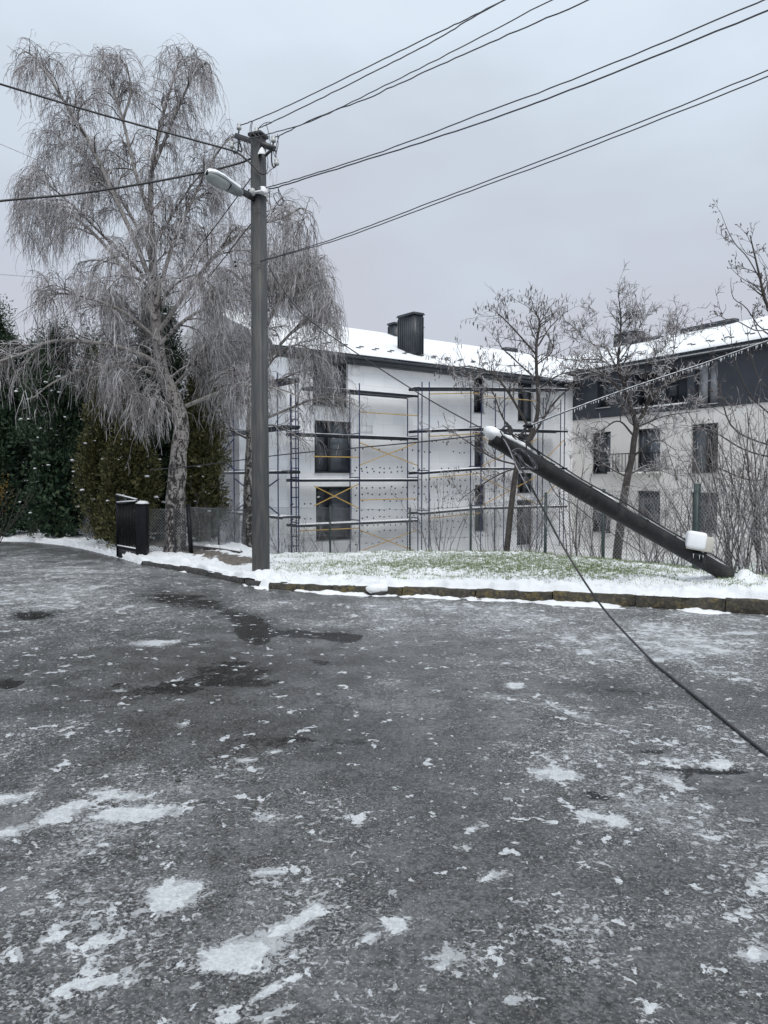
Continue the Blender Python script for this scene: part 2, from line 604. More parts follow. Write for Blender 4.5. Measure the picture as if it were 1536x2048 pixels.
    # a thin veil of frozen rime
    fr = t.noise(3.0, 6, 0.65)
    fr2 = t.noise(26, 5, 0.7)
    veil = t.math('MULTIPLY', t.step(t.math('ADD', t.math('MULTIPLY', fr, 0.5), t.math('MULTIPLY', fr2, 0.5)), 0.40, 0.66), t.math('SUBTRACT', frost, t.math('MULTIPLY', wet, 0.9), clamp=True), clamp=True)
    c = t.mix(t.math('MULTIPLY', veil, 0.62), c, (0.36, 0.37, 0.38))
    # slush flecks and patches
    wp = t.node('ShaderNodeTexNoise', {'Vector': p, 'Scale': 9.0, 'Detail': 3.0}).outputs['Color']
    wv = t.node('ShaderNodeVectorMath', {0: wp, 'Scale': 0.10}, operation='SCALE').outputs[0]
    pv = t.node('ShaderNodeVectorMath', {0: p, 1: wv}, operation='ADD').outputs[0]
    n1 = t.noise(9, 7, 0.62, pv)
    n2 = t.noise(30, 6, 0.62, pv)
    s1 = t.math('ADD', t.math('MULTIPLY_ADD', n1, 1.9, -0.45), t.math('MULTIPLY', t.step(slush, 0.20, 0.95), 0.49))
    s2 = t.math('ADD', n2, t.math('MULTIPLY', slush, 0.46))
    m1 = t.step(s1, 0.71, 0.775)
    m2 = t.step(s2, 0.70, 0.745)
    n3 = t.noise(75, 4, 0.6)
    m3 = t.step(t.math('ADD', n3, t.math('MULTIPLY', slush, 0.38)), 0.66, 0.72)
    mk = t.math('MAXIMUM', m1, t.math('MULTIPLY', m2, 0.66))
    mk = t.math('MAXIMUM', mk, t.math('MULTIPLY', m3, 0.42))
    grain = t.math('ADD', t.math('MULTIPLY', fine, 0.5), t.math('MULTIPLY', t.noise(14, 5, 0.7), 0.5))
    sc_col = t.mix(t.step(grain, 0.36, 0.64), (0.40, 0.415, 0.43), (0.64, 0.66, 0.675))
    rim = t.math('MULTIPLY', t.step(s1, 0.62, 0.715), t.math('SUBTRACT', 1.0, m1))
    c = t.mix(t.math('MULTIPLY', rim, 0.55), c, (0.016, 0.016, 0.016))
    c = t.mix(t.math('MULTIPLY', mk, 0.93), c, sc_col)
    t.color(c)
    ro = t.math('MULTIPLY_ADD', fine, 0.32, 0.20)
    ro = t.math('SUBTRACT', ro, t.math('MULTIPLY', wet, 0.10))
    ro = t.math('MAXIMUM', ro, t.math('MULTIPLY', mk, 0.5))
    t.rough(t.math('MAXIMUM', ro, 0.06))
    h = t.math('ADD', t.math('MULTIPLY', t.math('MULTIPLY', aggv, t.math('SUBTRACT', 1.0, t.math('MULTIPLY', wet, 0.85))), 0.30),
               t.math('ADD', t.math('MULTIPLY', mk, 0.5), t.math('MULTIPLY', fine, 0.15)))
    t.bump(h, 0.55, 0.012)
    M['road'] = t.m


mk_mats()

# ------------------------------------------------------------------ the ground
EDGE_L = [(-900, 1083), (-300, 1083), (0, 1083), (60, 1084), (130, 1091), (180, 1101), (237, 1115), (285, 1130)]
KERB_L = [(285, 1130), (380, 1145), (460, 1163), (517, 1175)]
KERB_R = [(536, 1178), (700, 1187), (870, 1193), (1020, 1201), (1180, 1209), (1350, 1219), (1536, 1230), (1800, 1246), (2050, 1262)]
EDGE = EDGE_L[:-1] + KERB_L + KERB_R
EPX = np.array([e[0] for e in EDGE], float)
EW = np.array([G(*e) for e in EDGE])


def edge_at(c):
    return np.stack([np.interp(c, EPX, EW[:, 0]), np.interp(c, EPX, EW[:, 1])], -1)


def kerb_h(c):
    return np.interp(c, [200, 285, 500, 700, 1000, 1300, 1536, 2050], [0.03, 0.085, 0.09, 0.105, 0.13, 0.16, 0.17, 0.18])


def crest(c):
    return np.interp(c, [-900, 285, 480, 540, 800, 1060, 1300, 1420, 1536, 2050], [30, 5.6, 5.2, 3.6, 4.3, 4.4, 2.6, 1.9, 1.5, 1.4])


def ground_z(x, y):
    x, y = np.asarray(x, float), np.asarray(y, float)
    c = np.clip(768 + F * x / np.maximum(y, 0.3), -900, 2050)
    e = edge_at(c)
    v = np.hypot(x, y) - np.hypot(e[..., 0], e[..., 1])
    top = kerb_h(c) + 0.035
    z = top + 0.03 * smooth(0.2, 2.0, v) - np.interp(c, [600, 1400], [0.19, 0.09]) * np.maximum(0, v - crest(c))
    z = np.maximum(z, -2.3)
    return np.where(v < 0, 0.0, z)


def terrain():
    # far base under everything
    b = MB()
    g = np.linspace(-1, 1, 41)
    xs = np.sign(g) * np.abs(g) ** 2 * 900
    X, Y = np.meshgrid(xs, xs + 30, indexing='ij')
    d = np.hypot(X, Y - 40)
    Z = -2.45 + 0.0 * X - 0.5 * smooth(60, 400, d)
    b.grid(np.stack([X, Y, Z], -1))
    b.build('ground', M['terrain'], smooth_=True, kind='structure')


terrain()


def road():
    xs = np.concatenate([np.linspace(-40, -9, 24), np.arange(-8.8, -2.6, 0.11), np.arange(-2.6, 2.8, 0.05), np.arange(2.8, 7, 0.11), np.linspace(7.2, 40, 24)])
    ys = [1.2]
    while ys[-1] < 20:
        ys.append(ys[-1] + 0.03 + 0.012 * (ys[-1] - 1.2))
    ys = np.concatenate([np.linspace(-40, 1.0, 22), ys])
    X, Y = np.meshgrid(xs, ys, indexing='ij')
    Zr = np.zeros_like(X)
    V = np.stack([X, Y, Zr], -1)
    u, w = to_px(V)
    seen = (Y > 0.8)

    def blob(cx, cy, rx, ry, ang=0, p=1.0):
        a = R(ang)
        dx, dy = u - cx, w - cy
        a1 = (dx * math.cos(a) + dy * math.sin(a)) / rx
        a2 = (-dx * math.sin(a) + dy * math.cos(a)) / ry
        return np.where(seen, np.exp(-(a1 ** 2 + a2 ** 2) ** p), 0)

    wob = fbm(X * 1.4, Y * 1.4, 3)
    wob2 = fbm(X * 0.5, Y * 0.9, 9)
    # general cover: heavier at the far sides and near left, thin in the worn middle
    sl = 0.245 + 0.34 * (wob - 0.5) + 0.30 * (fbm(X * 4.5, Y * 4.5, 71) - 0.5) + 0.18 * (wob2 - 0.5)
    sl += 0.27 * blob(120, 1190, 330, 75) + 0.22 * blob(1280, 1275, 420, 70) + 0.16 * blob(800, 1225, 420, 35)
    sl += 0.10 * blob(250, 1700, 330, 170, -12) + 0.08 * blob(600, 1900, 420, 150) + 0.12 * blob(1200, 1560, 260, 160, 20)
    sl += 0.05 * blob(1250, 1900, 360, 140) + 0.07 * blob(120, 1950, 260, 120)
    sl -= 0.20 * blob(560, 1390, 460, 110, 3) + 0.12 * blob(850, 1720, 220, 140) + 0.16 * blob(640, 1290, 300, 50)
    sl -= 0.12 * blob(1330, 1700, 200, 90) + 0.10 * blob(480, 1200, 220, 40) + 0.14 * blob(330, 1085, 250, 30)
    patches = [(345, 1792, 62, 32, -14, 1), (480, 1905, 85, 32, -16, 1), (585, 1850, 70, 15, -28, 1), (640, 1815, 22, 12, -20, .8), (270, 1626, 100, 14, -5, 1),
               (120, 1626, 70, 16, -22, .9), (215, 1586, 26, 13, 0, .9), (265, 1592, 40, 9, -5, .9), (15, 1595, 34, 11, 0, 1), (20, 1663, 40, 10, -8, .9),
               (60, 1590, 30, 12, -30, .6), (535, 1745, 40, 10, -5, .9), (1110, 1548, 52, 13, 3, 1), (1180, 1630, 34, 8, 8, .9), (1235, 1645, 28, 12, 5, 1),
               (1350, 1562, 46, 15, 15, .8), (1430, 1526, 36, 6, 4, 1), (795, 1850, 34, 18, 10, .9), (895, 1912, 32, 24, 0, 1), (985, 1750, 42, 13, -12, .8),
               (1510, 1907, 34, 17, 0, 1), (1300, 2010, 30, 11, 0, .9), (1040, 1998, 26, 7, -12, .9), (300, 1287, 40, 6, 0, 1), (340, 1283, 34, 3, -3, .8), (368, 1449, 14, 5, 0, 1),
               (240, 1380, 18, 4, -6, .9), (490, 1517, 24, 5, 0, 1), (546, 1500, 18, 5, 0, 1), (1030, 1371, 18, 7, 0, 1), (1176, 1303, 26, 5, 0, 1),
               (1210, 1275, 24, 4, 0, .9), (1365, 1300, 34, 6, 0, .9), (1370, 1278, 60, 5, 0, .8), (1480, 1266, 60, 5, 0, .8), (1138, 1273, 20, 4, 0, .8), (1310, 1318, 30, 5, 0, .8), (1455, 1303, 50, 6, 0, .7),
               (745, 1873, 30, 9, 5, .8), (255, 1955, 30, 16, -5, .7), (190, 1965, 36, 10, 0, .7), (110, 1873, 20, 6, -20, .7), (1155, 1394, 40, 4, 0, .4),
               (530, 1630, 34, 12, 20, .7), (600, 1905, 40, 9, -12, .6), (550, 1975, 60, 10, -28, .8), (460, 2030, 50, 14, 0, .7), (545, 2030, 60, 12, -40, .7), (950, 1655, 26, 9, -20, .7), (922, 1695, 18, 8, 0, .7),
               (1000, 1395, 60, 5, 6, .5), (1130, 1420, 80, 8, 20, .5), (130, 1530, 18, 4, 0, .7), (75, 1560, 14, 6, 0, .7), (715, 1650, 16, 7, 0, .7), (500, 1945, 26, 10, -8, .9), (1040, 1490, 50, 8, 8, .5),
               (135, 1142, 220, 5, 1, .55), (150, 1135, 90, 4, 0, .5)]
    for cx, cy, rx, ry, an, am in patches:
        sl = np.maximum(sl, (0.16 + 0.84 * am) * blob(cx, cy, rx * 1.15, ry * 1.15, an, 0.95))
    # frost veil
    fr = 0.34 + 0.6 * (wob2 - 0.45) + 0.7 * blob(200, 1650, 300, 110, -10) + 0.6 * blob(150, 1170, 400, 55) + 0.8 * blob(1120, 1430, 190, 36, 22)
    fr += 0.8 * blob(1300, 1625, 110, 55, 0) + 0.35 * blob(1250, 1270, 420, 60) + 0.35 * blob(650, 1265, 500, 45) + 0.3 * blob(900, 1440, 120, 50, 20) + 0.25 * blob(500, 1880, 500, 120)
    # wet and bare
    wt = 0.12 * (wob2 > 0.55) * 0 + 0.95 * blob(505, 1262, 42, 26, 20, 2) + 0.9 * blob(600, 1268, 90, 9, 4, 1.5) + 0.95 * blob(690, 1274, 40, 11, 2, 2)
    wt += 0.6 * blob(490, 1235, 60, 14, 10, 1.5) + 0.55 * blob(470, 1340, 110, 34, 8, 1.3) + 0.5 * blob(300, 1378, 210, 26, -3, 1.2) + 0.7 * blob(370, 1200, 90, 22, 8, 1.5)
    wt += 0.75 * blob(65, 1229, 48, 11, 0, 2) + 0.8 * blob(15, 1366, 36, 13, 0, 2) + 0.6 * blob(330, 1095, 120, 14, 5, 1.5) + 0.75 * blob(260, 1110, 120, 12, 6, 1.4)
    wt += 0.6 * blob(650, 1325, 40, 8, 10, 2) + 0.4 * blob(600, 1480, 260, 50, 0, 1.2) + 0.5 * blob(1230, 1380, 120, 10, 5, 1.5) + 0.65 * blob(1195, 1592, 44, 11, 15, 2) + 0.6 * blob(1290, 1500, 70, 6, 8, 1.5)
    wt += 0.75 * blob(1410, 1535, 110, 6, 0, 2) + 0.75 * blob(1370, 1548, 10, 18, 0, 2) + 0.4 * blob(920, 1760, 160, 60, 0, 1.3) + 0.35 * blob(850, 1880, 110, 40, 0, 1.5) + 0.4 * blob(60, 1930, 60, 22, 0, 1.4) + 0.5 * blob(1150, 1660, 60, 8, 20, 1.5)
    wt = wt * (0.7 + 1.3 * fbm(X * 5, Y * 5, 21))
    sl = sl - 0.25 * np.clip(wt, 0, 1) 
    # the patched pothole at the right, and hollows: real relief
    hole = blob(1452, 1557, 88, 26, 0, 4)
    Zr = -0.022 * hole - 0.012 * np.clip(wt, 0, 1) * smooth(1.0, 3.0, Y) + 0.012 * (wob2 - 0.5)
    fr = np.where(hole > 0.5, 0.75, fr)
    sl = np.where(hole > 0.5, np.minimum(sl, 0.12), sl)
    V[..., 2] = np.minimum(Zr, 0.006)
    a, b_ = X.shape
    i = np.arange(a * b_).reshape(a, b_)
    q = np.stack([i[:-1, :-1], i[1:, :-1], i[1:, 1:], i[:-1, 1:]], -1).reshape(-1, 4)
    c = np.clip(768 + F * X / np.maximum(Y, 0.3), -900, 2050)
    e = edge_at(c)
    keep = (np.hypot(X, Y) < np.hypot(e[..., 0], e[..., 1]) + 0.35) | (Y < 1)
    kf = keep.ravel()[q].all(1)
    bld = MB().add(V, q[kf])
    o = bld.build('road', M['road'], smooth_=True, kind='structure')
    me = o.data
    if len(me.vertices) == a * b_:
        for nm, arr in (('slush', np.clip(sl, 0, 1)), ('frost', np.clip(fr, 0, 1)), ('wet', np.clip(wt, 0, 1))):
            at = me.attributes.new(nm, 'FLOAT', 'POINT')
            at.data.foreach_set('value', arr.astype(np.float32).ravel())


road()


def lawn():
    cs = np.concatenate([np.arange(-900, 0, 30), np.arange(0, 1560, 5.0), np.arange(1560, 2051, 20)])
    vs = np.concatenate([[-0.02, 0.0, 0.03, 0.06, 0.1, 0.15, 0.2], np.arange(0.26, 2.0, 0.07), np.arange(2.0, 6.5, 0.13), np.arange(6.6, 20, 0.6)])
    Cc, Vv = np.meshgrid(cs, vs, indexing='ij')
    e = edge_at(Cc)
    dist = np.hypot(e[..., 0], e[..., 1])
    d = e / dist[..., None]
    iskerb = smooth(270, 290, Cc) * (1 - smooth(511, 518, Cc) * (1 - smooth(530, 540, Cc)))
    lip = 0.13 * iskerb * np.clip(2.2 * fbm(e[..., 0] * 4, e[..., 1] * 4, 5) - 0.55, 0.0, 1.2) * (Vv < 0.2) * (1 - Vv / 0.2)
    r = dist + np.maximum(Vv, -0.02) + lip
    X, Y = d[..., 0] * r, d[..., 1] * r
    Z = ground_z(X, np.maximum(Y, 0.1))
    Z = np.where(Vv <= 0, kerb_h(Cc) + 0.035, Z)
    bump = (fbm(X * 2.2, Y * 2.2, 31) - 0.5) * 0.11 + (fbm(X * 7, Y * 7, 41) - 0.5) * 0.12 + (fbm(X * 22, Y * 22, 43) - 0.5) * 0.055 + (fbm(X * 1.1, Y * 1.1, 4) - 0.5) * 0.05
    amp = np.interp(Vv, [0, 0.15, 0.5, 3, 6], [0.9, 1.5, 1.1, 0.7, 0.8])
    Z = Z + bump * amp + 0.035 * np.exp(-((Vv - 0.2) / 0.18) ** 2) * iskerb
    # rolled-over front edge down to the kerb top (down to the road where there is no kerb)
    low = np.where(iskerb > 0.5, kerb_h(Cc) - 0.01, -0.03)
    f = smooth(-0.03, 0.10, Vv)
    Z = low * (1 - f) + Z * f
    # heaped snow at the foot of the two poles
    for (bx, by, h, w_) in HEAPS:
        Z = Z + h * np.exp(-((X - bx) ** 2 + (Y - by) ** 2) / (w_ * w_))
    o = MB().grid(np.stack([X, Y, Z], -1)).build('snowy_lawn', M['lawn'], smooth_=True, kind='structure')
    u, w = to_px(np.stack([X, Y, Z], -1))
    thin = 0.40 + 0.55 * np.exp(-(((u - 1010) / 230) ** 2 + ((w - 1118) / 26) ** 2)) + 0.5 * np.exp(-(((u - 1180) / 180) ** 2 + ((w - 1140) / 22) ** 2)) + 0.35 * np.exp(-(((u - 760) / 160) ** 2 + ((w - 1130) / 22) ** 2))
    thin = thin * smooth(0.2, 0.9, Vv) + 0.15 * smooth(6, 8, Vv) + 0.8 * smooth(7, 9, Vv)
    thin = np.where(Cc < 285, 0.0 + 0.9 * smooth(3, 5, Vv), thin)
    # worn wet path crossing the verge by the fence
    ax, bx = G(370, 1103, 0.1), G(485, 1127, 0.1)
    ab = bx - ax
    tt = np.clip(((X - ax[0]) * ab[0] + (Y - ax[1]) * ab[1]) / (ab[0] ** 2 + ab[1] ** 2), -1.2, 1.0)
    dd = np.hypot(X - ax[0] - tt * ab[0], Y - ax[1] - tt * ab[1])
    path = np.where(Cc < 520, 0.95 * np.exp(-(dd / 0.42) ** 2), 0)
    for nm, arr in (('thin', np.clip(thin, 0, 1)), ('path', path)):
        at = o.data.attributes.new(nm, 'FLOAT', 'POINT')
        at.data.foreach_set('value', arr.astype(np.float32).ravel())
    return X, Y, Z, thin, Cc, Vv


POLE_B = P(522, 1157, 11.35)
BUTT = P(1452, 1160, 10.05)
HEAPS = [(POLE_B[0] + 0.10, POLE_B[1] - 0.12, 0.07, 0.3), (BUTT[0] + 0.26, BUTT[1] - 0.02, 0.09, 0.13), (BUTT[0] + 0.1, BUTT[1] + 0.1, 0.06, 0.3)]
LX, LY, LZ, LT, LC, LV = lawn()


def lawn_z(x, y):
    """snow surface height at the nearest lawn vertex"""
    k = np.argmin((LX - x) ** 2 + (LY - y) ** 2)
    return LZ.ravel()[k]


def grass():
    # blades poke through where the snow lies thin
    n = 300000
    i = rng.integers(0, LX.shape[0] - 1, n)
    j = rng.integers(0, LX.shape[1] - 1, n)
    ok = (LC[i, j] > 540) & (LC[i, j] < 1640) & (LV[i, j] > 0.22) & (LV[i, j] < 6.2)
    i, j = i[ok], j[ok]
    a, b = rng.random(len(i)), rng.random(len(i))
    f = lambda A: (A[i, j] * (1 - a) + A[i + 1, j] * a) * (1 - b) + (A[i, j + 1] * (1 - a) + A[i + 1, j + 1] * a) * b
    x, y, z, th = f(LX), f(LY), f(LZ), f(LT)
    tuft = fbm(x * 4, y * 4, 77)
    keep = rng.random(len(x)) < np.clip((th - 0.14) * 0.75 + (tuft - 0.5) * 1.5, 0.02, 0.9)
    x, y, z, th = x[keep][:60000], y[keep][:60000], z[keep][:60000], th[keep][:60000]
    n = len(x)
    h = rng.uniform(0.02, 0.06, n) * (0.75 + 0.5 * th)
    an = rng.uniform(0, 2 * np.pi, n)
    lean = rng.normal(0, 0.022, (n, 2))
    wv = 0.0042
    p = np.stack([x, y, z - 0.01], -1)
    w = np.stack([np.cos(an), np.sin(an), np.zeros(n)], -1) * wv
    tip = p + np.stack([lean[:, 0], lean[:, 1], h], -1)
    V = np.stack([p - w, p + w, tip], 1).reshape(-1, 3)
    MB().add(V, t=np.arange(n * 3).reshape(-1, 3)).build('grass', M['grass'], kind='stuff')


grass()


def kerbs():
    for pts, mat, L in ((KERB_L, M['kerb_grey'], 1.15), (KERB_R, M['kerb'], 1.02)):
        root = bpy.data.objects.new('kerb', None)
        COL.objects.link(root)
        root['kind'] = 'structure'
        w = np.array([G(*p) for p in pts])
        cpx = np.array([p[0] for p in pts], float)
        seg = np.concatenate([[0], np.cumsum(np.linalg.norm(np.diff(w, axis=0), axis=1))])
        s = 0.0
        k = 0
        while s < seg[-1] - 0.3:
            e = min(s + L * (0.97 + 0.06 * random.random()), seg[-1])
            a = np.array([np.interp(s + 0.007, seg, w[:, j]) for j in range(3)])
            b = np.array([np.interp(e - 0.007, seg, w[:, j]) for j in range(3)])
            c = np.interp((s + e) / 2, seg, cpx)
            h = float(kerb_h(c)) + random.uniform(-0.008, 0.006)
            t = unit(b - a)
            nrm = np.array([-t[1], t[0], 0])
            if nrm[1] < 0:
                nrm = -nrm
            off = nrm * (0.075 + random.uniform(-0.008, 0.008))
            m = MB()
            # a row of slices so that the worn arris wanders
            n = 9
            V = []
            for q in range(n):
                pz = a + (b - a) * q / (n - 1)
                r1, r2 = random.uniform(-0.006, 0.006), random.uniform(-0.008, 0.004)
                for (dn, dz) in ((-0.075 + r1, -0.12), (-0.07 + r1, h - 0.02 + r2), (-0.05 + r1, h + r2), (0.07, h), (0.07, -0.12)):
                    V.append(pz + off + nrm * dn + np.array([0, 0, dz]))
            Q = []
            for q in range(n - 1):
                for u in range(5):
                    v = (u + 1) % 5
                    Q.append([q * 5 + u, q * 5 + v, (q + 1) * 5 + v, (q + 1) * 5 + u])
            T = [[0, 1, 2], [0, 2, 3], [0, 3, 4]]
            z0 = (n - 1) * 5
            T += [[z0 + 2, z0 + 1, z0], [z0 + 3, z0 + 2, z0], [z0 + 4, z0 + 3, z0]]
            m.add(V, Q, T)
            m.build('kerb_stone', mat, root)
            s = e
            k += 1
    # ploughed slush ridge lying against the foot of the kerb
    cs = np.arange(300, 2050, 3.0)
    ws = np.linspace(-0.02, 0.34, 15)
    Cc, Wv = np.meshgrid(cs, ws, indexing='ij')
    e = edge_at(Cc)
    dist = np.hypot(e[..., 0], e[..., 1])
    d = e / dist[..., None]
    r = dist - Wv + 0.03
    X, Y = d[..., 0] * r, d[..., 1] * r
    gate_ = np.interp(Cc, [300, 502, 512, 534, 548, 780, 1000, 1250, 1536], [-0.12, -0.10, 0.30, 0.34, 0.04, 0.02, 0.06, 0.08, 0.16])
    n1 = fbm(e[..., 0] * 2.6, e[..., 1] * 2.6, 55)
    n2 = fbm(X * 9, Y * 9, 60)
    H = 0.16 * (n1 - 0.43 + gate_) + 0.05 * (n2 - 0.5)
    Z = H * np.interp(Wv, [-0.02, 0.05, 0.12, 0.22, 0.34], [1.0, 1.0, 0.8, 0.35, 0]) - 0.012 - 0.01 * (Wv > 0.3)
    MB().grid(np.stack([X, Y, Z], -1)).build('kerb_snow', M['snow'], smooth_=True, kind='stuff')


kerbs()


# a rock capped with snow by the kerb and two dark clods on the road
def small_things():
    p = G(757, 1190, 0)
    t = thing('stone', p, 'rock under a rounded cap of snow lying on the road against the kerb', 'stone')
    MB().blob(p + [0, 0.02, 0.035], (0.13, 0.09, 0.07), seed=4).build('rock', M['stone'], t, True)
    MB().blob(p + [-0.03, 0.02, 0.085], (0.155, 0.10, 0.065), seed=8, noise=0.16, n=14, m=9).build('snow_cap', M['snow'], t, True)
    for (u, v, r, lab) in ((355, 1563, 0.012, 'small dark clod lying alone on the asphalt below the slush patches'),
                           (473, 1504, 0.009, 'tiny dark clod on the asphalt beside two small slush patches')):
        p = G(u, v, 0)
        m = MB().blob(p + [0, 0, r * 0.5], (r * 1.2, r, r * 0.8), seed=int(u), noise=0.3, n=7, m=5)
        m.blob(p + [r * 1.1, r * 0.3, r * 0.3], (r * 0.5, r * 0.5, r * 0.4), seed=int(u) + 1, noise=0.3, n=6, m=4)
        tag(m.build('clod', M['stone'], None), lab, 'clod')


small_things()


# ------------------------------------------------------------------ buildings
class Wall:
    """a vertical plane: origin, direction along it, normal towards the viewer"""

    def __init__(s, a, b, flip=False):
        s.o = np.array([a[0], a[1], 0.0])
        d = np.array([b[0] - a[0], b[1] - a[1], 0.0])
        s.L = np.linalg.norm(d)
        s.d = d / s.L
        s.n = np.array([s.d[1], -s.d[0], 0])
        if flip:
            s.n = -s.n

    def hit(s, px, py):
        r = ray(px, py)
        c = np.array([0, 0, CAMH])
        t = ((s.o - c) @ s.n) / (r @ s.n)
        p = c + r * t
        return (p - s.o) @ s.d, p[2]

    def at(s, u, z, out=0.0):
        return s.o + s.d * u + s.n * out + np.array([0, 0, z])

    def rect(s, x0, x1, y0, y1):
        ym = (y0 + y1) / 2
        u0, u1 = s.hit(x0, ym)[0], s.hit(x1, ym)[0]
        xm = (x0 + x1) / 2
        return (u0, u1, s.hit(xm, y1)[1], s.hit(xm, y0)[1])

    @property
    def M(s):
        return np.array([s.d, s.n, [0, 0, 1.0]])


A = P(575, 955, 33.6)
C = P(1145, 955, 45.5)
W1 = Wall(A, C)
sd = unit(np.array([-4.57, 6.8, 0]))
B = A + sd * 14
W2 = Wall(B, A)
dd = unit(np.array([6.1, -11.2, 0]))
D = C + dd * 24
W3 = Wall(C, D)
GZ = -2.7
EAVE1 = (W1.hit(590, 703)[1] + W1.hit(1130, 768)[1]) / 2
EAVE3 = (W3.hit(1220, 738)[1] + W3.hit(1530, 684)[1]) / 2


def wall_mesh(w, u0, u1, z0, z1, holes, depth=0.2, out=0.0):
    us = sorted({u0, u1, *[h[0] for h in holes], *[h[1] for h in holes]})
    zs = sorted({z0, z1, *[h[2] for h in holes], *[h[3] for h in holes]})
    us = [u for u in us if u0 <= u <= u1]
    zs = [z for z in zs if z0 <= z <= z1]
    m = MB()
    uv = []
    for i in range(len(us) - 1):
        for j in range(len(zs) - 1):
            uc, zc = (us[i] + us[i + 1]) / 2, (zs[j] + zs[j + 1]) / 2
            if any(h[0] < uc < h[1] and h[2] < zc < h[3] for h in holes):
                continue
            m.add([w.at(us[i], zs[j], out), w.at(us[i + 1], zs[j], out), w.at(us[i + 1], zs[j + 1], out), w.at(us[i], zs[j + 1], out)], [[0, 1, 2, 3]])
            uv += [(us[i], zs[j]), (us[i + 1], zs[j]), (us[i + 1], zs[j + 1]), (us[i], zs[j + 1])]
    for h in holes:
        a, b, c, d = h
        if b <= u0 or a >= u1 or d <= z0 or c >= z1:
            continue
        c2, d2 = max(c, z0), min(d, z1)
        for (p, q) in (((a, c2), (a, d2)), ((a, d2), (b, d2)), ((b, d2), (b, c2)), ((b, c2), (a, c2))):
            m.add([w.at(*p, out), w.at(*q, out), w.at(*q, out - depth), w.at(*p, out - depth)], [[0, 1, 2, 3]])
            uv += [p, q, q, p]
    return m, uv


def set_uv(o, uv):
    l = o.data.uv_layers.new(name='UVMap')
    vi = np.empty(len(o.data.loops), np.int32)
    o.data.loops.foreach_get('vertex_index', vi)
    l.data.foreach_set('uv', np.asarray(uv, np.float32)[vi].ravel())


def window(w, h, parent, depth=0.2, out=0.0, leaves=2, pane='glass', sill=True, split=None, label=None):
    a, b, c, d = h
    fr = 0.07
    m = MB()
    y = out - depth + 0.05
    box = lambda u0, u1, z0, z1, th=0.06, yy=y: m.box(w.at((u0 + u1) / 2, (z0 + z1) / 2, yy), (u1 - u0, th, z1 - z0), w.M)
    e = 0.002
    box(a + e, a + fr, c + e, d - e)
    box(b - fr, b - e, c + e, d - e)
    box(a + fr, b - fr, d - fr, d - e)
    box(a + fr, b - fr, c + e, c + fr)
    cuts = [a + fr] + [a + (b - a) * k for k in (split or [i / leaves for i in range(1, leaves)])] + [b - fr]
    for k in cuts[1:-1]:
        box(k - 0.05, k + 0.05, c + fr, d - fr, 0.07)
    f = m.build('window', M['frame'], parent)
    if label:
        f['label'] = label
    for k in range(len(cuts) - 1):
        u0 = cuts[k] + (0.05 if k else 0)
        u1 = cuts[k + 1] - (0.05 if k < len(cuts) - 2 else 0)
        pm = MB().box(w.at((u0 + u1) / 2, (c + d) / 2, y - 0.01), (u1 - u0 - 0.004, 0.02, d - c - 2 * fr - 0.004), w.M)
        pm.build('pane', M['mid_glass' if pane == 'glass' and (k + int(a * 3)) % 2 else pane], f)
    if sill:
        MB().box(w.at((a + b) / 2, c - 0.02, out + 0.02), (b - a + 0.1, 0.16, 0.035), w.M).build('sill', M['sill'], f)
    return f


def gable(name, w, u0, u1, eave, over, run, rise, parent, snow_t=0.16):
    """snow covered roof over the strip behind W: front and back slope"""
    prof = [(over, eave), (-run, eave + rise * (run + over) / run), (-2 * run - over, eave)]
    sl = (prof[1][1] - prof[0][1]) / (run + over)
    n = 60
    us = np.linspace(u0, u1, n)
    m = MB()
    top = []
    for f in (0, 0.005, 0.02, 0.05, 0.1, 0.2, 0.3, 0.45, 0.6, 0.8, 0.93, 1.0):
        row = []
        for u in us:
            o = over - f * (run + over)
            z = eave + (over - o) * sl
            t = snow_t * min(1, (f / 0.02) ** 0.5 if f < 0.02 else 1) * (0.85 + 0.3 * float(fbm(u * 0.5, o * 0.5 + 7, 88)))
            if f == 1.0:
                t *= 0.8
            row.append(w.at(u, z + 0.01 + t, o))
        top.append(row)
    back = [w.at(u, eave, prof[2][0]) for u in us]
    top.append(back)
    m.grid(np.array(top).transpose(1, 0, 2))
    r = m.build('roof', M['snow'], parent, True)
    r['label'] = 'roof under a smooth sheet of snow'
    # metal sheet beneath: the ribbed edge shows at the eave
    s = MB()
    k = int((u1 - u0) / 0.2)
    V, Q = [], []
    uu = np.linspace(u0, u1, k * 4 + 1)
    for i, u in enumerate(uu):
        dz = 0.035 if i % 4 in (1, 2) else 0.0
        V += [w.at(u, eave - 0.06 + dz, over + 0.02), w.at(u, eave - 0.01 + dz * 0.3, over + 0.03), w.at(u, eave + 0.5 * sl - 0.02, over - 0.5)]
        if i:
            b = i * 3
            Q += [[b - 3, b, b + 1, b - 2], [b - 2, b + 1, b + 2, b - 1]]
    s.add(V, Q)
    s.build('sheet_edge', M['anthracite'], r)
    return r, sl


def guards(r, w, eave, over, sl, us, parent_m):
    base = None
    nrm = unit(np.array([0, 0, 1]) + w.n * sl)
    along = unit(-w.n + np.array([0, 0, sl]))
    Mx = Matrix(np.array([w.d, along, nrm]).T.tolist())
    for i, u in enumerate(us):
        off = 0.75 if i % 2 else 1.15
        z = eave + off * sl + 0.19
        p = w.at(u, z, over - off)
        if base is None:
            base = MB().box((0, 0, 0), (0.24, 0.05, 0.05)).box((0, 0.06, -0.02), (0.2, 0.08, 0.02))
            base = base.build('snow_guard', M['anthracite'], r)
            base.matrix_basis = Matrix.Translation(Vector(p.tolist())) @ Mx.to_4x4()
        else:
            share(base, 'snow_guard', r, p, M=Mx)


